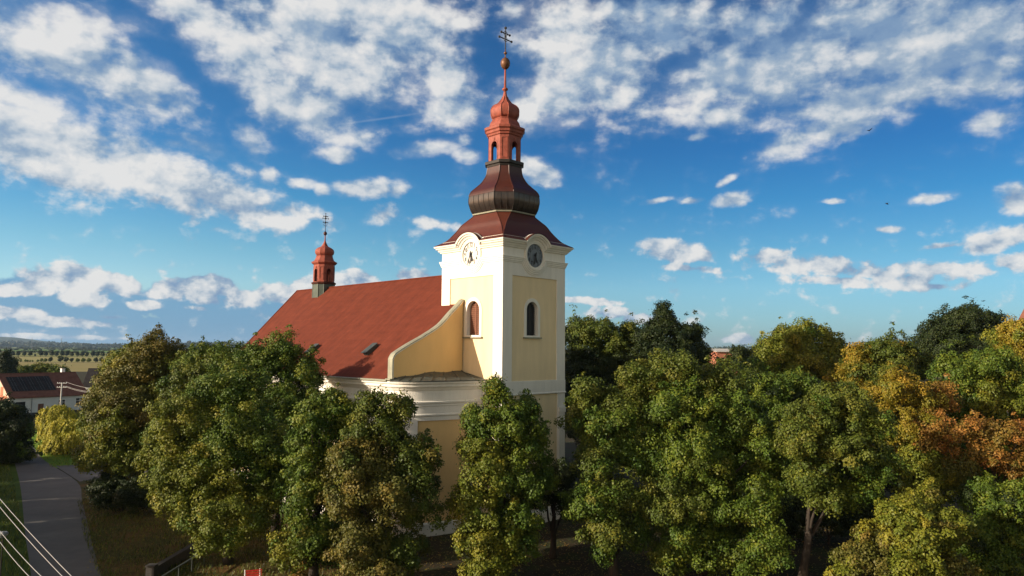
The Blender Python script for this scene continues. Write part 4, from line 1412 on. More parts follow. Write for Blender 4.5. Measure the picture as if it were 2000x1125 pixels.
tree("maple_tree", "golden yellow and orange maple in the middle of the right hand trees", 56, 1785,
     [(1745, 758, 52, 36, 0, 0), (1705, 790, 40, 34, 1, 0), (1790, 790, 50, 40, 0, 0), (1835, 780, 36, 36, 1, 1), (1750, 835, 52, 44, 0, 0), (1815, 850, 55, 46, -1, 1), (1790, 910, 50, 44, -1, 2), (1835, 930, 45, 44, -1, 2), (1800, 960, 52, 36, -1, 2)],
     ("yellow", "orange", "lime"), 30, bd=0.85, K=95, bs=0.56)
tree("linden_tree", "fresh green linden near the right edge behind the orange tree", 61, 1905,
     [(1880, 725, 50, 38, 0, 0), (1935, 715, 46, 40, 0, 0), (1865, 775, 44, 44, 0, 0), (1930, 780, 66, 50, 0, 1), (1990, 760, 40, 50, 0, 0), (1900, 840, 60, 50, 1, 0)],
     ("green", "lime"), 31, L=0.23, bd=0.85, K=90, bs=0.62)
tree("hornbeam_tree", "rust orange thinning tree at the right edge", 51, 1940,
     [(1900, 845, 46, 34, 0, 0), (1955, 850, 48, 38, 0, 0), (2000, 845, 40, 44, 0, 0), (1925, 890, 56, 36, 0, 0), (1880, 910, 36, 30, 0, 1), (1985, 905, 46, 40, 0, 0)],
     ("orange", "brown"), 32, bd=0.62, K=75, bs=0.52, spiky=0.3)
tree("linden_tree", "shaded green linden low in the right corner under the orange tree", 47, 1960,
     [(1945, 980, 60, 44, 0, 0), (1905, 1040, 56, 48, 0, 0), (1980, 1040, 56, 54, 0, 0), (1930, 1095, 70, 40, 0, 0), (2020, 980, 40, 50, 0, 0)],
     ("green", "dark"), 33, bd=0.85, K=100, bs=0.56)
tree("maple_tree", "yellow green bushy maple at the bottom edge in the right half", 42, 1770,
     [(1760, 1000, 50, 34, 0, 0), (1805, 990, 46, 34, 1, 0), (1725, 1045, 48, 36, 0, 1), (1790, 1050, 66, 44, -1, 0), (1850, 1030, 42, 40, 0, 0), (1690, 1095, 50, 32, -1, 1), (1760, 1105, 70, 40, -1, 0), (1830, 1100, 56, 40, 0, 1), (1655, 1120, 34, 22, -1, 0)],
     ("lime", "brown"), 34, bd=0.95, K=105, bs=0.5, trunk_r=0.25)
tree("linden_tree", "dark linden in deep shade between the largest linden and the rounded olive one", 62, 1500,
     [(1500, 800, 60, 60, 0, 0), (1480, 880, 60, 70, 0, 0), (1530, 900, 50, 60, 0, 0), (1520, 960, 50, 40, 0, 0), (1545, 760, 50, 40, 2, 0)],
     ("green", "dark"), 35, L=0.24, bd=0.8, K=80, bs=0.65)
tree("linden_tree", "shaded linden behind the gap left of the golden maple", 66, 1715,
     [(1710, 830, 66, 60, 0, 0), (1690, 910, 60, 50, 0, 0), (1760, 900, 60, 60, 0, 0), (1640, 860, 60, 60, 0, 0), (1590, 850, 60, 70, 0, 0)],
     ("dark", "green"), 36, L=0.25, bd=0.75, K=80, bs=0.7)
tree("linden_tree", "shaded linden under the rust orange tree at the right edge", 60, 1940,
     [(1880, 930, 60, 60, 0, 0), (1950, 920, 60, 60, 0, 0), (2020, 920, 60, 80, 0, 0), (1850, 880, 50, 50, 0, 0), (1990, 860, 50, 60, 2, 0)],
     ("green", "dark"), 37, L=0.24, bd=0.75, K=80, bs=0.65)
tree("linden_tree", "olive linden between the dark conifer and the largest linden, mostly hidden", 63, 1300,
     [(1300, 760, 80, 60, 0, 0), (1380, 790, 80, 70, 0, 0), (1250, 820, 70, 70, 0, 0), (1330, 880, 100, 80, 0, 0), (1440, 770, 50, 50, 2, 0)],
     ("olive", "green"), 38, L=0.24, bd=0.75, K=80, bs=0.65)
tree("linden_tree", "small dark tree just right of the salmon building's roof", 120, 1450,
     [(1447, 690, 20, 12, 0, 0), (1480, 692, 20, 12, 0, 0), (1465, 710, 40, 16, 0, 0), (1425, 712, 22, 14, 0, 0)],
     ("dark",), 39, L=0.36, bd=0.7, K=70, bs=0.8)
tree("filler_bush", "dark bush added to cover sunlit ground behind the rounded olive linden's trunk", 57, 1620,
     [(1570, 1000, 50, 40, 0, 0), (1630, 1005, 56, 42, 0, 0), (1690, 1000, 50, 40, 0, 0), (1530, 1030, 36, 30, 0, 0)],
     ("dark",), 40, L=0.22, bd=0.9, K=80, bs=0.6, trunk_r=0.12, cat="bush")  # added filler, dark leaves stand in for the shaded gap
# --- far left
tree("elm_tree", "dark shaded tree at the left picture edge over the road", 92, 5,
     [(10, 805, 34, 26, 0, 0), (35, 830, 26, 30, 0, 0), (-25, 825, 45, 45, 0, 0), (10, 855, 52, 36, 0, 0), (25, 890, 34, 20, 0, 0), (-40, 880, 50, 30, 0, 0)],
     ("dark", "green"), 41, L=0.3, bd=0.85, K=80, bs=0.75, trunk_r=0.3)
tree("orange_bush", "small orange bush at the bottom edge under the narrow dark linden", 46.5, 590,
     [(583, 1122, 20, 14, 0, 0), (605, 1124, 16, 12, 0.3, 0)],
     ("orange",), 42, L=0.13, bd=2.5, K=60, bs=0.28, trunk_r=0.06, cat="bush")


def willow(label, Y, bx, lobes, seed):
    rng = np.random.default_rng(seed)
    base = at(bx, 900, Y); base.z = 0
    e = empty("weeping_willow", base)
    tag(e, label, "tree", "willows beside the road")
    Qs, Ts = [], []
    tg = []
    for (px, py, rx, ry) in lobes:
        p = at(px, py, Y); k = Y / F
        c = np.array([p.x - base.x, p.y - base.y, p.z]); r = np.array([rx * k, rx * k * 0.9, ry * k])
        tg.append(tuple(c))
        ns = int(260 * rx * rx / 900)
        u = unit(rng.normal(size=(ns, 3))); u[:, 2] = np.abs(u[:, 2]) * 0.9 + 0.05
        st = c + u * r * rng.uniform(0.75, 1.05, (ns, 1))
        drop = rng.uniform(0.35, 1.0, ns) * np.minimum(st[:, 2] - 0.3, ry * k * 2.6)
        nl = 44
        rep = np.repeat(np.arange(ns), nl)
        t = rng.random(len(rep))
        out = u[rep] * np.array([1, 1, 0])
        P0 = st[rep] + out * (np.sqrt(t) * 0.55)[:, None] + rng.normal(size=(len(rep), 3)) * 0.07
        P0[:, 2] -= drop[rep] * t
        n = len(rep)
        d = unit(np.array([0, 0, -1.0]) + out * 0.3 + rng.normal(size=(n, 3)) * 0.35)
        nr = unit(out + np.array([0, 0, 0.4]) + rng.normal(size=(n, 3)) * 0.4)
        tt = unit(np.cross(nr, d))
        ll = rng.uniform(0.22, 0.42, (n, 1))
        Qs.append(np.stack([P0, P0 + d * ll * 0.5 + tt * 0.06, P0 + d * ll, P0 + d * ll * 0.5 - tt * 0.06], 1))
        pa = np.array(PAL["willow"])
        f = np.clip(rng.random(ns)[rep] + rng.normal(size=n) * 0.2, 0, 1)[:, None]
        Ts.append((pa[0] * (1 - f) + pa[2] * f) * rng.uniform(0.75, 1.2, (n, 1)))
    o = bpy.data.objects.new("crown", quads_mesh("crown", np.concatenate(Qs), np.concatenate(Ts), M_LEAF))
    o.parent = e
    col.objects.link(o)
    trunk_mesh("trunk", rng, max(c[2] for c in tg) * 0.8, 0.28, tg, e)


willow("farthest yellow willow by the road, nearest the white house", 122, 112, [(106, 806, 24, 18), (130, 812, 22, 16), (118, 800, 16, 12)], 51)
willow("middle yellow willow of the row beside the road", 112, 118, [(112, 834, 26, 18), (140, 832, 22, 17), (94, 850, 15, 16)], 52)
willow("nearest willow of the row with long hanging strands over bright grass", 100, 128, [(122, 862, 26, 18), (150, 858, 26, 20), (103, 868, 16, 15)], 53)

# trees outside the picture on the left: their shade lies over the road and the lawn
shade0 = tree("linden_tree", "tall linden by the road outside the left picture edge", 38, -1200,
     [(-1200, 760, 150, 110, 0, 0, 1.0), (-1330, 830, 130, 110, 0, 0, 1.0), (-1070, 830, 130, 110, 0, 0, 1.0), (-1200, 900, 190, 120, 0, 0, 1.0)],
     ("green",), 61, L=0.5, bd=0.5, K=60, bs=1.0, group="lindens outside the left picture edge")
for i, (x, y, s) in enumerate(((-66, 22, 1.0), (-72, 30, 1.1), (-56, 50, 0.95), (-62, 58, 1.05), (-70, 66, 1.0), (-50, 12, 1.0), (-44, 2, 1.05), (-38, -8, 1.0), (-80, 74, 1.0), (-88, 80, 1.0))):
    copy_tree(shade0, (x, y, 0), i * 1.3, s * 0.86, group="lindens outside the left picture edge")
for i, (x, y, s) in enumerate(((50, 44, 0.8), (57, 57, 0.9), (64, 70, 0.95))):
    copy_tree(shade0, (x, y, 0), 0.7 + i * 1.9, s, label="tall linden outside the right picture edge", group="lindens outside the right picture edge")
# ------------------------------------------------------------------ ground, road, fields
def ground_mat(name, stops, scale, scale2=None, rough=0.95, bump=0.4, bscale=3.0, spec=0.1):
    m = bpy.data.materials.new(name)
    m.use_nodes = True
    t = m.node_tree
    b = t.nodes["Principled BSDF"]
    b.inputs["Roughness"].default_value = rough
    b.inputs["Specular IOR Level"].default_value = spec
    tc = t.nodes.new("ShaderNodeTexCoord")
    n = t.nodes.new("ShaderNodeTexNoise")
    n.inputs["Scale"].default_value = scale
    n.inputs["Detail"].default_value = 9
    n.inputs["Roughness"].default_value = 0.7
    t.links.new(tc.outputs["Object"], n.inputs["Vector"])
    r = t.nodes.new("ShaderNodeValToRGB")
    el = r.color_ramp.elements
    el[0].position, el[0].color = stops[0][0], (*stops[0][1], 1)
    el[1].position, el[1].color = stops[-1][0], (*stops[-1][1], 1)
    for p, c in stops[1:-1]:
        e = el.new(p); e.color = (*c, 1)
    t.links.new(n.outputs["Fac"], r.inputs[0])
    t.links.new(r.outputs[0], b.inputs["Base Color"])
    n2 = t.nodes.new("ShaderNodeTexNoise")
    n2.inputs["Scale"].default_value = bscale
    n2.inputs["Detail"].default_value = 6
    t.links.new(tc.outputs["Object"], n2.inputs["Vector"])
    bp = t.nodes.new("ShaderNodeBump")
    bp.inputs["Strength"].default_value = bump
    bp.inputs["Distance"].default_value = 0.15
    t.links.new(n2.outputs["Fac"], bp.inputs["Height"])
    t.links.new(bp.outputs[0], b.inputs["Normal"])
    return m


G_EARTH = ground_mat("earth", [(0.3, (0.030, 0.026, 0.016)), (0.48, (0.045, 0.035, 0.020)), (0.6, (0.034, 0.042, 0.015)), (0.75, (0.060, 0.040, 0.020))], 0.5)
G_LAWN = ground_mat("lawn_grass", [(0.3, (0.042, 0.068, 0.010)), (0.55, (0.065, 0.100, 0.014)), (0.72, (0.095, 0.105, 0.020))], 0.45, bscale=8)
G_LITTER = ground_mat("lawn_with_leaves", [(0.32, (0.050, 0.060, 0.014)), (0.5, (0.095, 0.068, 0.022)), (0.7, (0.15, 0.078, 0.026))], 0.35, bscale=8)
G_BRIGHT = ground_mat("fresh_grass", [(0.3, (0.09, 0.17, 0.016)), (0.7, (0.16, 0.25, 0.025))], 0.6, bscale=8)
G_ROAD = ground_mat("asphalt", [(0.3, (0.095, 0.088, 0.080)), (0.52, (0.125, 0.115, 0.104)), (0.75, (0.16, 0.146, 0.13))], 0.25, rough=0.85, bump=0.15, bscale=20, spec=0.25)
G_STUB = ground_mat("stubble", [(0.3, (0.2, 0.176, 0.056)), (0.5, (0.256, 0.208, 0.08)), (0.7, (0.16, 0.168, 0.048))], 0.012, bump=0.0)
G_PALE = ground_mat("pale_meadow", [(0.3, (0.288, 0.248, 0.096)), (0.7, (0.24, 0.232, 0.08))], 0.01, bump=0.0)
G_GREEN = ground_mat("green_crop", [(0.3, (0.088, 0.16, 0.028)), (0.7, (0.128, 0.184, 0.04))], 0.004, bump=0.0)
G_OLIVE = ground_mat("olive_crop", [(0.3, (0.2, 0.184, 0.056)), (0.7, (0.152, 0.176, 0.048))], 0.004, bump=0.0)
G_FAR = ground_mat("far_ground", [(0.3, (0.072, 0.112, 0.032)), (0.55, (0.16, 0.152, 0.056)), (0.75, (0.096, 0.136, 0.036))], 0.0015, bump=0.0)


def sheet(name, pts, z, m, kind="structure"):
    mb = MB()
    mb.face([(x, y, z) for x, y in pts], m)
    o = mb.build(name)
    tag(o, kind=kind)
    return o


mb = MB()
n = 64
mb.face([(9000 * math.cos(2 * math.pi * k / n), 9000 * math.sin(2 * math.pi * k / n), 0) for k in range(n)], G_EARTH)
tag(mb.build("ground"), kind="structure")

L_edge = [(-23.5, 37), (-31.1, 48), (-38.8, 58.8), (-50.1, 74.9), (-58.5, 86.5), (-67.5, 98.5), (-80, 114), (-93, 128), (-99, 140)]
R_edge = [(-18.7, 37), (-26.6, 48.1), (-31.8, 56), (-41.1, 70.3), (-47.8, 80.5), (-61.0, 95.2), (-71.5, 108.5), (-87.5, 126), (-95, 139)]


def ribbon(name, A, B, z, m, k=5):
    A = catmull([(*p, z) for p in A], k); B = catmull([(*p, z) for p in B], k)
    mb = MB()
    for i in range(len(A) - 1):
        mb.face([A[i], B[i], B[i + 1], A[i + 1]], m)
    o = mb.build(name)
    tag(o, kind="structure")
    return o


ribbon("road", L_edge, R_edge, 0.012, G_ROAD)
ribbon("side_road", [(-56.5, 90.5), (-50, 93.5), (-40, 97), (-25, 104)], [(-47.4, 80.4), (-43, 86), (-36, 91), (-24, 98)], 0.016, G_ROAD)
ribbon("lawn", [(-60, 37), (-70, 58), (-80, 75), (-90, 90)], [(-23.3, 37), (-38.5, 58.5), (-49.8, 74.8), (-67.2, 98.3)], 0.004, G_LAWN)
ribbon("verge", [(-18.9, 37), (-26.8, 48.1), (-32, 56), (-41.3, 70.3), (-48, 80.5)], [(-2, 37), (-8, 48), (-14, 56), (-26, 72), (-34, 88)], 0.004, G_LITTER)
ribbon("grass_strip", [(-55.6, 88.8), (-61.2, 95.2), (-71.8, 108.5), (-88, 126)], [(-40, 98), (-48, 104), (-58, 114), (-76, 130)], 0.008, G_BRIGHT)
# fields out to the horizon
sheet("stubble_field", [(-1500, 405), (500, 405), (600, 618), (-1600, 618)], 0.03, G_STUB)
sheet("pale_field", [(-1800, 625), (500, 625), (700, 885), (-2000, 885)], 0.05, G_PALE)
sheet("olive_field", [(-2500, 900), (900, 900), (1200, 1350), (-2800, 1290)], 0.07, G_OLIVE)
sheet("green_field", [(-3200, 1370), (1200, 1430), (1700, 2350), (-3600, 2250)], 0.10, G_GREEN)
sheet("far_field", [(-7000, 2400), (5500, 2500), (5000, 7000), (-6000, 6500)], 0.14, G_FAR)
sheet("bright_field", [(-2080, 2800), (-1500, 2700), (-1650, 4200), (-2450, 4300)], 0.3, G_GREEN)

# far hill
def hill(name, D, prof, depth, m):
    mb = MB()
    k = len(prof)
    for i in range(k - 1):
        (x0, h0), (x1, h1) = prof[i], prof[i + 1]
        P = lambda x, h, d: ((x - 1000) / F * D + 0, D + d, h)
        mb.face([P(x0, -2, -depth), P(x1, -2, -depth), P(x1, h1, 0), P(x0, h0, 0)], m)
        mb.face([P(x0, h0, 0), P(x1, h1, 0), P(x1, -2, depth), P(x0, -2, depth)], m)
    o = mb.build(name, smooth=True)
    tag(o, kind="structure")


G_HILL = ground_mat("hill_woods", [(0.3, (0.020, 0.035, 0.016)), (0.7, (0.045, 0.06, 0.022))], 0.006, bump=0.0)
hp = [(-900, 20), (-500, 62), (-250, 88), (-60, 96), (10, 92), (40, 84), (75, 58), (120, 38), (200, 24), (420, 18), (800, 12)]
hill("hill", 7600, catmull(hp, 4), 1100, G_HILL)


# ------------------------------------------------------------------ far trees
def clumps(rng, C, R, per, L, pal):
    nb = len(C)
    rep = np.repeat(np.arange(nb), per)
    u = unit(rng.normal(size=(len(rep), 3)))
    P0 = C[rep] + u * R[rep] * rng.uniform(0.7, 1.05, (len(rep), 1))
    nr = unit(u + rng.normal(size=u.shape) * 0.5)
    d = unit(np.cross(nr, rng.normal(size=u.shape)))
    t = np.cross(nr, d)
    ll = L * rng.uniform(0.7, 1.3, (len(rep), 1))
    Q = np.stack([P0 - d * ll * 0.5, P0 + t * ll * 0.5, P0 + d * ll * 0.5, P0 - t * ll * 0.5], 1)
    pa = np.array(PAL[pal])
    f = np.clip(rng.random(nb)[rep] * 0.8 + rng.random(len(rep)) * 0.3, 0, 1)[:, None]
    return Q, (pa[0] * (1 - f) + pa[1] * f)


def far_tree(name, label, loc, h, w, pal, seed, group=None, L=0.7, per=260, cat="tree"):
    rng = np.random.default_rng(seed)
    e = empty(name, loc)
    tag(e, label, cat, group)
    nb = 9
    C = np.zeros((nb, 3)); R = np.zeros((nb, 3))
    for i in range(nb):
        a = rng.uniform(0, 6.28); q = rng.uniform(0, 0.5) * w * 0.5
        z = rng.uniform(0.35, 0.86) * h
        C[i] = (q * math.cos(a), q * math.sin(a), z)
        s = (1.0 - abs(z / h - 0.5)) * w * rng.uniform(0.30, 0.42)
        R[i] = (s, s, s * 0.8)
    Q, T_ = clumps(rng, C, R, per // 3, L, pal)
    o = bpy.data.objects.new("crown", quads_mesh("crown", Q, T_, M_LEAF))
    o.parent = e
    col.objects.link(o)
    mb = MB()
    mb.tube([(0, 0, -0.2), (0, 0, h * 0.6)], [0.05 * w, 0.02 * w], M_BARK, 6)
    mb.build("trunk", e)
    return e


ft = [far_tree("field_tree", "small round young tree standing alone on the pale stubble field", (0, 0, 0), 2.6, 2.4, "olive", 71, "young trees on the stubble field", L=0.5),
      far_tree("field_tree", "larger dark bush-like tree in the row on the stubble field", (0, 0, 0), 4.6, 4.6, "dark", 72, "dark trees on the stubble field", L=0.7)]
first = [True, True]
for px, big, s in ((35, 0, 1), (41, 0, .8), (50, 0, .9), (54, 0, .8), (59, 0, .7), (64, 0, .7), (74, 0, .9), (81, 0, 1.3), (89, 0, 1.3), (99, 1, .95), (119, 1, 1.2), (130, 1, 1), (140, 1, .8), (152, 0, 1.4), (163, 0, 1.5), (174, 0, 1.5), (187, 1, .95), (198, 1, 1.0)):
    p = at(px, 700, 615)
    if first[big]:
        ft[big].location = (p.x, p.y, 0); ft[big].scale = (s, s, s); first[big] = False
    else:
        copy_tree(ft[big], (p.x, p.y, 0), px * 1.7, s)
av = far_tree("avenue_tree", "dark tree in the avenue that crosses the far fields", (0, 0, 0), 7.5, 5.6, "dark", 73, "avenue of trees across the far fields", L=1.0)
f0 = True
for px, s in ((0, 1.1), (8, 1.0), (14, 1.1), (25, 1.0), (36, 1), (48, .95), (59, 1.0), (69, .5), (79, 1.15), (90, 1.05), (102, 1.15), (111, 1.0), (121, 1.1), (131, 1.15), (141, .95), (151, 1), (161, 1.05), (170, .85), (181, 1.1), (191, 1.05), (201, 1.05), (212, 1.0)):
    p = at(px, 690, 892)
    if f0:
        av.location = (p.x, p.y, 0); av.scale = (s, s, s); f0 = False
    else:
        copy_tree(av, (p.x, p.y, 0), px * 2.1, s)


def wood(name, D, x0, x1, n, h, w, seed, L, pal="dark", dj=60):
    rng = np.random.default_rng(seed)
    C = np.zeros((n, 3)); R = np.zeros((n, 3))
    C[:, 0] = rng.uniform((x0 - 1000) / F * D, (x1 - 1000) / F * D, n)
    C[:, 1] = D + rng.uniform(-dj, dj, n) + 0.02 * C[:, 0]
    hh = h * rng.uniform(0.55, 1.1, n) * (0.8 + 0.25 * np.sin(C[:, 0] * 0.004 + seed))
    C[:, 2] = hh * 0.5
    R[:, 0] = R[:, 1] = w * rng.uniform(0.6, 1.2, n)
    R[:, 2] = hh * 0.55
    Q, T_ = clumps(rng, C, R, 60, L, pal)
    o = bpy.data.objects.new(name, quads_mesh(name, Q, T_, M_LEAF))
    col.objects.link(o)
    tag(o, kind="stuff")


wood("hedgerow", 1360, -60, 420, 70, 3.6, 5, 81, 2.0, dj=8)
wood("hedgerow", 1900, -60, 420, 60, 4.5, 8, 82, 2.6, dj=12)
wood("hedgerow", 2600, -100, 420, 60, 6.5, 14, 83, 3.6, dj=18)
wood("distant_wood", 4100, -160, 1500, 520, 36, 26, 84, 9.0, dj=120)
wood("distant_wood", 5200, -160, 700, 260, 40, 34, 85, 11.0, dj=160)

# fallen leaves and grass tufts on the ground in the foreground
def litter(name, n, poly, L, pals, seed, tall=False):
    rng = np.random.default_rng(seed)
    pts = []
    px_ = np.array(poly)
    x0, y0 = px_.min(0); x1, y1 = px_.max(0)
    while len(pts) < n:
        q = rng.uniform((x0, y0), (x1, y1), (n, 2))
        ins = np.zeros(n, bool)
        for k in range(len(poly)):
            (ax, ay), (bx, by) = poly[k], poly[(k + 1) % len(poly)]
            c = ((ay > q[:, 1]) != (by > q[:, 1])) & (q[:, 0] < (bx - ax) * (q[:, 1] - ay) / (by - ay + 1e-9) + ax)
            ins ^= c
        dens = 0.5 + 0.5 * np.sin(q[:, 0] * 0.9 + 1.3 * np.sin(q[:, 1] * 0.7)) * np.sin(q[:, 1] * 1.1)
        pts += list(q[ins & (rng.random(n) < 0.25 + 0.75 * dens)])
    q = np.array(pts[:n])
    P0 = np.column_stack([q, np.full(n, 0.03)])
    a = rng.uniform(0, 6.28, n)
    ll = (L * rng.uniform(0.6, 1.3, n))[:, None]
    t = np.column_stack([-np.sin(a), np.cos(a), rng.normal(size=n) * 0.25])
    if tall:
        d = unit(np.column_stack([np.cos(a) * 0.5, np.sin(a) * 0.5, np.full(n, 1.0)]))
        w = 0.16
    else:
        d = np.column_stack([np.cos(a), np.sin(a), np.abs(rng.normal(size=n)) * 0.25]); w = 0.4
    Q = np.stack([P0 - t * ll * w * 0.5, P0 + t * ll * w * 0.5, P0 + d * ll + t * ll * w * 0.35, P0 + d * ll - t * ll * w * 0.35], 1)
    if not tall: Q[:, :, 2] = np.maximum(Q[:, :, 2], 0.022)
    pa = np.array([PAL[p_] for p_ in pals])
    k = rng.integers(0, len(pals), n)
    f = rng.random(n)[:, None]
    T_ = (pa[k][:, 0] * (1 - f) + pa[k][:, 2] * f)
    o = bpy.data.objects.new(name, quads_mesh(name, Q, T_, M_LEAF))
    col.objects.link(o)
    tag(o, kind="stuff")


litter("fallen_leaves", 26000, [(-26, 44), (-31, 55), (-41, 71), (-30, 82), (40, 62), (40, 40), (-16, 40)], 0.13, ("brown", "orange", "brown", "yellow"), 201)
litter("grass", 34000, [(-60, 40), (-75, 75), (-67, 97), (-50, 74), (-38, 57.5), (-24, 38)], 0.22, ("green", "green", "dark"), 202, True)
litter("grass", 22000, [(-20, 40), (-27.5, 49), (-33, 57), (-42, 71), (-34, 84), (-14, 56), (-8, 44)], 0.20, ("green", "olive", "dark"), 203, True)
litter("grass", 2500, [(-56, 89), (-62, 96.5), (-72, 110), (-60, 112), (-44, 98)], 0.25, ("lime", "green"), 204, True)

# pylons on the skyline
def pylon(loc, h):
    e = empty("power_pylon", loc)
    mb = MB()
    for sx in (-1, 1):
        for sy in (-1, 1):
            mb.tube([(sx * 3.2, sy * 3.2, 0), (sx * 0.7, sy * 0.7, h * 0.72), (sx * 0.25, sy * 0.25, h)], 0.22, M_LAMP, 4)
    for k in range(6):
        z0, z1 = h * 0.12 * k, h * 0.12 * (k + 1)
        a0, a1 = 3.2 * (1 - 0.108 * k * 1.05), 3.2 * (1 - 0.108 * (k + 1) * 1.05)
        for sy in (-1, 1):
            mb.tube([(-a0, sy * a0, z0), (a1, sy * a1, z1)], 0.12, M_LAMP, 4)
            mb.tube([(a0, sy * a0, z0), (-a1, sy * a1, z1)], 0.12, M_LAMP, 4)
    mb.build("mast", e)
    c = MB()
    for z, l in ((h * 0.70, 6.5), (h * 0.83, 5.0), (h * 0.95, 3.6)):
        c.tube([(-l, 0, z), (l, 0, z)], 0.25, M_LAMP, 4)
    c.build("crossarm", e)
    return e


for px, lab in ((62, "leftmost lattice pylon on the horizon below the distant hill"), (120, "middle lattice pylon on the horizon left of the brown tree"), (259, "lattice pylon on the horizon closest to the brown tree")):
    p = at(px, 670, 3300)
    tag(pylon((p.x, 3300, 0), 46), lab, "pylon", "pylons on the horizon")

# ------------------------------------------------------------------ buildings
def house(name, label, loc, rz, Lx, Wy, eave, ridge, mw, mr, mg=None, over=0.35, windows=(), cat="house", extra=None, hip=False):
    """x along the ridge 0..Lx, y from the near eave 0..Wy"""
    e = empty(name, loc, rz)
    tag(e, label, cat)
    w = MB()
    w.face([(0, 0, 0), (Lx, 0, 0), (Lx, 0, eave), (0, 0, eave)], mw)
    w.face([(0, Wy, 0), (Lx, Wy, 0), (Lx, Wy, eave), (0, Wy, eave)], mw)
    for x in (0, Lx):
        w.face([(x, 0, 0), (x, Wy, 0), (x, Wy, eave), (x, Wy / 2, ridge - 0.12), (x, 0, eave)], mg or mw)
    w.box((-0.03, -0.03, 0.0), (Lx + 0.03, 0.0, 0.5), M_STONE)
    wo_ = w.build("wall", e)
    s = (ridge - eave) / (Wy / 2)
    r = MB()
    prof = [(-over, eave - over * s + 0.1), (Wy / 2, ridge + 0.1), (Wy + over, eave - over * s + 0.1), (Wy + over, eave - over * s - 0.08), (Wy / 2, ridge - 0.1), (-over, eave - over * s - 0.08)]
    r.loft([[(x, y, z) for y, z in prof] for x in (-0.2, Lx + 0.2)], mr)
    r.tube([(-0.22, Wy / 2, ridge + 0.1), (Lx + 0.22, Wy / 2, ridge + 0.1)], 0.12, mr, 6)
    ro = r.build("roof", e)
    for (x0, x1, z0, z1, nm) in windows:
        f = MB()
        T = lambda u, o, z: (u, -o, z)
        if nm == "window":
            t = 0.09
            f.box((x0 - t, 0.0, z0 - t), (x1 + t, 0.05, z0), M_WPAINT, T)
            f.box((x0 - t, 0.0, z1), (x1 + t, 0.05, z1 + t), M_WPAINT, T)
            f.box((x0 - t, 0.0, z0), (x0, 0.05, z1), M_WPAINT, T)
            f.box((x1, 0.0, z0), (x1 + t, 0.05, z1), M_WPAINT, T)
            f.box(((x0 + x1) / 2 - 0.05, 0.0, z0), ((x0 + x1) / 2 + 0.05, 0.045, z1), M_WPAINT, T)
            f.box((x0, 0.0, z0 + (z1 - z0) * 0.62), (x1, 0.042, z0 + (z1 - z0) * 0.62 + 0.07), M_WPAINT, T)
            fo = f.build("window", e)
            g = MB()
            g.box((x0, 0.0, z0), (x1, 0.015, z1), M_GLASS, T)
            g.build("pane", fo)
        else:
            f.box((x0, 0.0, z0), (x1, 0.03, z1), M_DARKIN if nm == "gate" else M_LOUVER, T)
            for q in range(1, 4):
                xx = x0 + (x1 - x0) * q / 4
                f.box((xx - 0.03, 0.03, z0), (xx + 0.03, 0.05, z1), M_BLACK, T)
            f.build(nm, e)
    return e, wo_, ro


hx = Vector((0.54, 0.84, 0)).normalized()
hrz = math.atan2(hx.y, hx.x)
hb, hw_, hro = house("farmhouse", "long white house with brown tiled roof and solar panels at the end of the road", (-104.6, 151, 0), hrz, 15.6, 12.0, 4.0, 8.55, M_HWHITE, M_HROOF, M_HCREAM,
     windows=((1.2, 3.0, 0.1, 2.9, "gate"), (5.5, 6.6, 0.3, 2.3, "door"), (9.6, 10.9, 1.5, 2.9, "window"), (13.2, 14.9, 1.5, 3.1, "window")))
sg = (8.55 - 4.0) / 6.0
al = math.atan(sg)
for r_ in range(3):
    for c_ in range(5):
        m_ = MB()
        a0 = 1.55 + r_ * 1.62
        def TS(u, v, h, c_=c_, a0=a0):
            y = (a0 + v) * math.cos(al); z = 4.0 + (a0 + v) * math.sin(al)
            return (1.0 + c_ * 1.72 + u, y - h * math.sin(al), z + h * math.cos(al) + 0.12)
        m_.box((0, 0, 0.04), (1.66, 1.56, 0.09), M_SOLAR, TS)
        for q in range(1, 3):
            m_.box((1.66 * q / 3 - 0.012, 0, 0.09), (1.66 * q / 3 + 0.012, 1.56, 0.095), M_LAMP, TS)
        m_.build("solar_panel", hro)
# brick part of the sunlit gable
g = MB()
for (y0, y1, z0, z1, m_) in ((1.3, 7.4, 0.2, 4.2, M_HBRICK), (3.2, 4.4, 4.2, 6.0, M_HBRICK)):
    g.box((-0.04, y0, z0), (0.0, y1, z1), m_)
g.box((-0.06, 2.2, 1.6), (-0.035, 3.2, 3.2), M_LOUVER)
g.box((-0.06, 4.6, 1.6), (-0.035, 5.6, 3.2), M_LOUVER)
g.build("brick_field", hw_)
dp = MB()
dp.tube([(4.2, -0.08, 0.0), (4.2, -0.08, 3.75)], 0.06, M_LAMP, 6)
dp.build("downpipe", hb)
ch = MB()
ch.box((13.0, 6.6, 7.6), (13.7, 7.3, 9.5), M_WPAINT)
ch.box((12.93, 6.53, 9.5), (13.77, 7.37, 9.62), M_CONCRETE)
ch.build("chimney", hro)
p = at(166, 760, 186)
house("barn", "dark roofed building with a white gable behind the farmhouse", (p.x - 0.5, 186, 0), rad(14), 13, 8, 4.6, 8.7, M_HWHITE, M_SOLAR, M_HWHITE, windows=((4, 5.2, 1.5, 2.8, "window"),))
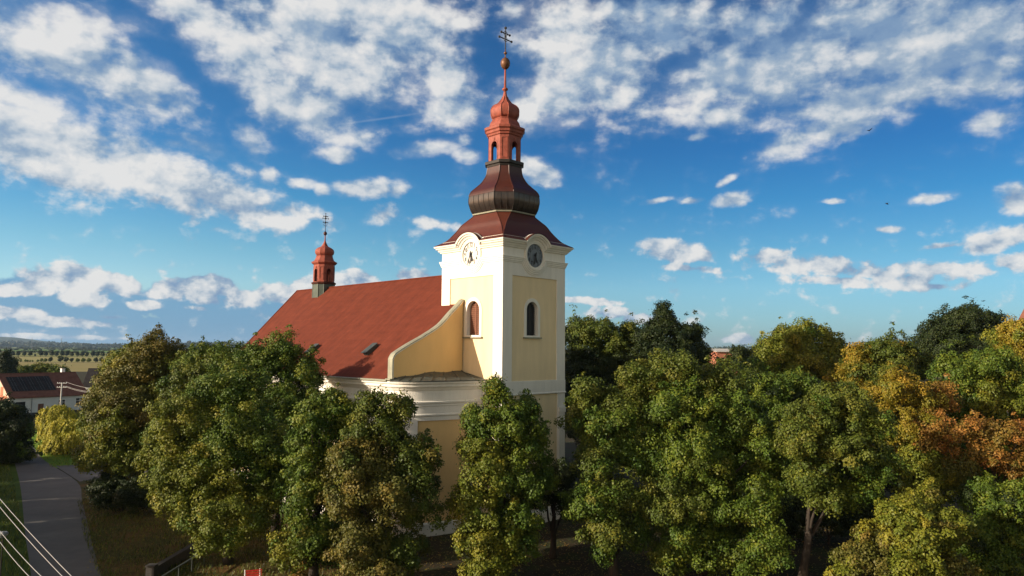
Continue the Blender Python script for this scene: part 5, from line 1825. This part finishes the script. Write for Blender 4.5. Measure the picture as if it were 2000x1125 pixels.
# bushes and conifers behind the farmhouse
for i, (px, py, rx, ry, Y, nm, lab, pal) in enumerate((
        (8, 708, 14, 24, 200, "spruce_tree", "dark spruce behind the farmhouse at the left picture edge", "dark"),
        (22, 714, 10, 14, 205, "spruce_tree", "lower dark conifer right beside the spruce behind the farmhouse", "dark"),
        (52, 724, 20, 9, 212, "garden_bush", "leftmost garden bush behind the farmhouse ridge", "green"),
        (85, 722, 22, 10, 215, "garden_bush", "widest light green garden bush behind the farmhouse ridge", "lime"),
        (115, 725, 16, 8, 210, "garden_bush", "garden bush behind the farmhouse beside the white chimney", "green"))):
    tree(nm, lab, Y, px, [(px, py, rx, ry, 0, 0), (px - rx * 0.2, py + ry, rx * 1.2, ry, 0, 0)], (pal,), 90 + i, L=0.55, bd=0.35, K=45, bs=1.1, trunk_r=0.2, cat="tree" if "tree" in nm else "bush")

p = at(1400, 690, 132)
sb, sbw, sbr = house("salmon_building", "salmon coloured building seen between the conifer and the walnut tree", (p.x, 132, 0), rad(4), 7, 10, 14.7, 15.0, M_SALMON, M_CONCRETE, cat="building",
      windows=((1.5, 2.7, 10.6, 12.2, "window"), (4.2, 5.4, 10.6, 12.2, "window")))
p = at(1525, 720, 114)
house("red_roofed_house", "house with a dark red roof showing through the leaves of the walnut tree", (p.x, 114, 0), rad(-6), 15, 10, 9.0, 13.2, M_HWHITE, M_ROOF, windows=((2, 3.2, 5, 6.6, "window"), (6, 7.2, 5, 6.6, "window"), (10, 11.2, 5, 6.6, "window")))
p = at(1981, 620, 84)
house("big_house", "house whose dark red roof just shows at the right picture edge", (p.x + 0.6, 84 + 3, 0), rad(-90 + 18), 14, 13, 15.0, 23.5, M_HWHITE, M_HROOF, windows=())

# ------------------------------------------------------------------ small things
def ground_at(px, py, z=0.0):
    d = ray(px, py)
    t = (z - CAM_H) / d.z
    return Vector((d.x * t, d.y * t, z))


# utility pole before the farmhouse
pt = at(121, 747, 142)
up_ = empty("utility_pole", (pt.x, 142, 0))
tag(up_, "pale concrete utility pole with two crossarms in front of the farmhouse", "pole")
m_ = MB()
m_.tube([(0, 0, -0.2), (0, 0, pt.z)], [0.19, 0.11], M_CONCRETE, 8)
m_.build("post", up_, smooth=True)
for z in (pt.z - 0.15, pt.z - 0.95):
    m_ = MB()
    m_.box((-0.95, -0.05, z - 0.05), (0.95, 0.05, z + 0.05), M_CONCRETE)
    for x in (-0.85, -0.4, 0.4, 0.85):
        m_.lathe([(z + 0.05, 0.05), (z + 0.12, 0.07), (z + 0.2, 0.04), (z + 0.22, 0.001)], M_WPAINT, 6, (x, 0))
    m_.build("crossarm", up_)


def cable(label, A, B, sag, r, group):
    m_ = MB()
    pts = []
    for k in range(19):
        t = k / 18
        p = Vector(A).lerp(Vector(B), t)
        p.z -= sag * 4 * t * (1 - t)
        pts.append(p)
    m_.tube(pts, r, M_CABLE, 5)
    o = m_.build("overhead_cable")
    tag(o, label, "cable", group)


pe = at(250, 762, 118)
for i, (x, dz) in enumerate(((0.4, -0.9), (0.85, -0.9), (0.85, -0.1))):
    cable(("lowest thin wire running right from the utility pole", "middle thin wire running right from the utility pole", "uppermost thin wire running right from the utility pole")[i],
          (pt.x + x, 142, pt.z + dz + 0.2), (pe.x + 0.3 * i, 118, pe.z + 0.35 * i), 0.9, 0.028, "wires at the utility pole")
# four pale cables across the lower left corner, between two poles outside the picture
ca = [at(-130, 828, 40), at(-130, 838, 40.4), at(-130, 880, 40.8), at(-130, 896, 41.2)]
mid_ = [((0, 972), (143, 1125)), ((0, 988), (125, 1125)), ((0, 1035), (84, 1125)), ((0, 1056), (60, 1125))]
labs = ("uppermost of the four pale cables in the lower left corner", "second pale cable from the top in the lower left corner", "third pale cable from the top in the lower left corner", "lowest of the four pale cables in the lower left corner")
cend = []
for i, ((x0, y0), (x1, y1)) in enumerate(mid_):
    A = at(x0, y0, 29); B = at(x1, y1, 24.5)
    d = B - A
    P0, P1 = A - d * 1.6, B + d * 1.4
    P0.z += 0.75; P1.z += 0.55
    cable(labs[i], P0, P1, 0.75, 0.014, "pale cables across the lower left corner")
    cend.append((P0, P1))
for j, lab in ((0, "cable pole outside the picture to the left"), (1, "cable pole outside the picture below")):
    c_ = sum((e[j] for e in cend), Vector()) / 4
    e_ = empty("utility_pole", (c_.x, c_.y, 0))
    tag(e_, lab, "pole")
    zt = max(e[j].z for e in cend) + 0.3
    m_ = MB()
    m_.tube([(0, 0, -0.2), (0, 0, zt)], [0.2, 0.12], M_CONCRETE, 8)
    m_.build("post", e_, smooth=True)
    m_ = MB()
    for e in cend:
        q = e[j] - c_
        m_.tube([(0, 0, e[j].z), (q.x, q.y, e[j].z)], 0.04, M_LAMP, 5)
    m_.build("crossarm", e_)

# street lamp with a round grey head at the left edge
lp = at(6, 1043, 44)
sl = empty("street_lamp", (lp.x, 44, 0))
tag(sl, "street lamp with a round grey head on the lawn at the left picture edge", "street lamp")
m_ = MB()
m_.tube([(0, 0, -0.1), (0, 0, lp.z - 0.1)], [0.045, 0.03], M_BLACK, 8)
m_.build("post", sl)
m_ = MB()
m_.lathe([(lp.z - 0.22, 0.001), (lp.z - 0.22, 0.10), (lp.z - 0.05, 0.26), (lp.z + 0.05, 0.27), (lp.z + 0.12, 0.20), (lp.z + 0.10, 0.12), (lp.z + 0.14, 0.10), (lp.z + 0.16, 0.001)], M_LAMP, 18)
m_.build("lamp_head", sl, smooth=False)

# low stone wall with an end pier, and a handrail beside it
a_, b_ = ground_at(300, 1116, 0.4), ground_at(392, 1062, 0.4)
d = (b_ - a_); ln = Vector((d.x, d.y, 0)).length
sw = empty("stone_wall", (a_.x, a_.y, 0), math.atan2(d.y, d.x))
tag(sw, "low dark stone wall rising from the verge under the big linden", "wall")
m_ = MB()
m_.box((0, -0.15, -0.1), (ln, 0.15, 0.62), M_STONE)
m_.box((0.0, -0.19, 0.62), (ln, 0.19, 0.70), M_STONE)
m_.build("wall", sw)
m_ = MB()
m_.box((-0.5, -0.26, -0.1), (-0.002, 0.26, 0.80), M_STONE)
m_.box((-0.54, -0.30, 0.80), (0.03, 0.30, 0.90), M_STONE)
m_.build("end_pier", sw)
a_, b_ = ground_at(320, 1124, 0.9), ground_at(402, 1074, 0.9)
d = (b_ - a_); ln = Vector((d.x, d.y, 0)).length
hr_ = empty("handrail", (a_.x, a_.y, 0), math.atan2(d.y, d.x))
tag(hr_, "grey metal handrail on posts beside the low stone wall", "handrail")
m_ = MB()
m_.box((-0.6, -0.05, 0.86), (ln, 0.05, 0.94), M_SLATE)
m_.build("rail", hr_)
for k in range(4):
    m_ = MB()
    x = 0.1 + k * (ln - 0.3) / 3
    m_.tube([(x, 0, -0.1), (x, 0, 0.855)], 0.04, M_SLATE, 6)
    m_.build("post", hr_)

# red and white slatted thing at the bottom edge
rb = ground_at(495, 1130, 0.5)
bn = empty("bench", (rb.x, rb.y - 0.2, 0), rad(18))
tag(bn, "small red and white slatted bench cut off by the bottom edge", "bench")
m_ = MB()
for k in range(4):
    m_.box((-0.42, 0.24 + k * 0.035, 0.50 + k * 0.13), (0.55, 0.265 + k * 0.035, 0.60 + k * 0.13), M_RED)
m_.build("backrest", bn)
m_ = MB()
for k in range(4):
    m_.box((-0.42, -0.22 + k * 0.11, 0.44), (0.40, -0.13 + k * 0.11, 0.47), M_RED if k % 2 else M_WPAINT)
m_.build("seat", bn)
for x in (-0.46, 0.43):
    m_ = MB()
    m_.tube([(x, -0.24, -0.02), (x, -0.24, 0.50), (x, 0.22, 0.48), (x, 0.40, 1.02)], 0.035, M_WPAINT, 6)
    m_.tube([(x, 0.24, -0.02), (x, 0.22, 0.48)], 0.035, M_WPAINT, 6)
    m_.build("leg_frame", bn)

# birds in flight
def bird(px, py, Y, rz, flap, label):
    p = at(px, py, Y)
    e = empty("bird", p, rz)
    tag(e, label, "bird")
    b = MB()
    rings = []
    for x, r in ((-0.20, 0.015), (-0.10, 0.045), (0.0, 0.06), (0.09, 0.048), (0.15, 0.035), (0.19, 0.03), (0.22, 0.01)):
        rings.append([(x, r * math.cos(a * math.pi / 4), 0.9 * r * math.sin(a * math.pi / 4)) for a in range(8)])
    b.loft(rings, M_BIRD)
    b.loft([[(-0.19, -0.02, 0.005), (-0.19, 0.02, 0.005), (-0.19, 0.02, -0.005), (-0.19, -0.02, -0.005)], [(-0.32, -0.06, 0.004), (-0.32, 0.06, 0.004), (-0.32, 0.06, -0.004), (-0.32, -0.06, -0.004)]], M_BIRD)
    bo = b.build("body", e, smooth=True)
    for s in (-1, 1):
        w = MB()
        st = [(0.05, 0.10, -0.08), (0.20, 0.12, -0.07), (0.34, 0.06, -0.08), (0.46, -0.06, -0.10)]
        rings = []
        for y, xf, xb in st:
            z = flap * (y ** 1.2)
            rings.append([(xf, s * y, z + 0.008), (xb, s * y, z + 0.004), (xb, s * y, z - 0.004), (xf, s * y, z - 0.006)])
        w.loft(rings, M_BIRD)
        w.build("wing", e)
    return e


bird(1697, 255, 85, 0.6, 0.5, "small dark bird against the cloud edge, highest in the sky")
bird(1732, 397, 90, 2.4, -0.3, "small dark bird in the clear blue sky right of the tower")
bird(1901, 583, 92, 1.2, 0.6, "small dark bird just above the dark round tree")
bird(1920, 588, 95, 3.0, 0.2, "lower right small bird above the dark round tree")

# ------------------------------------------------------------------ air
hz = MB()
M_HAZE = bpy.data.materials.new("haze_air")
M_HAZE.use_nodes = True
ht = M_HAZE.node_tree
ht.nodes.clear()
ho = ht.nodes.new("ShaderNodeOutputMaterial")
hv = ht.nodes.new("ShaderNodeVolumePrincipled")
hv.inputs["Color"].default_value = (0.50, 0.72, 1.0, 1)
hv.inputs["Density"].default_value = 0.000045
hv.inputs["Anisotropy"].default_value = 0.2
ht.links.new(hv.outputs[0], ho.inputs["Volume"])
hz.box((-9300, -9300, -1.2), (9300, 9300, 112), M_HAZE)
tag(hz.build("haze"), kind="stuff")
#TREES_END
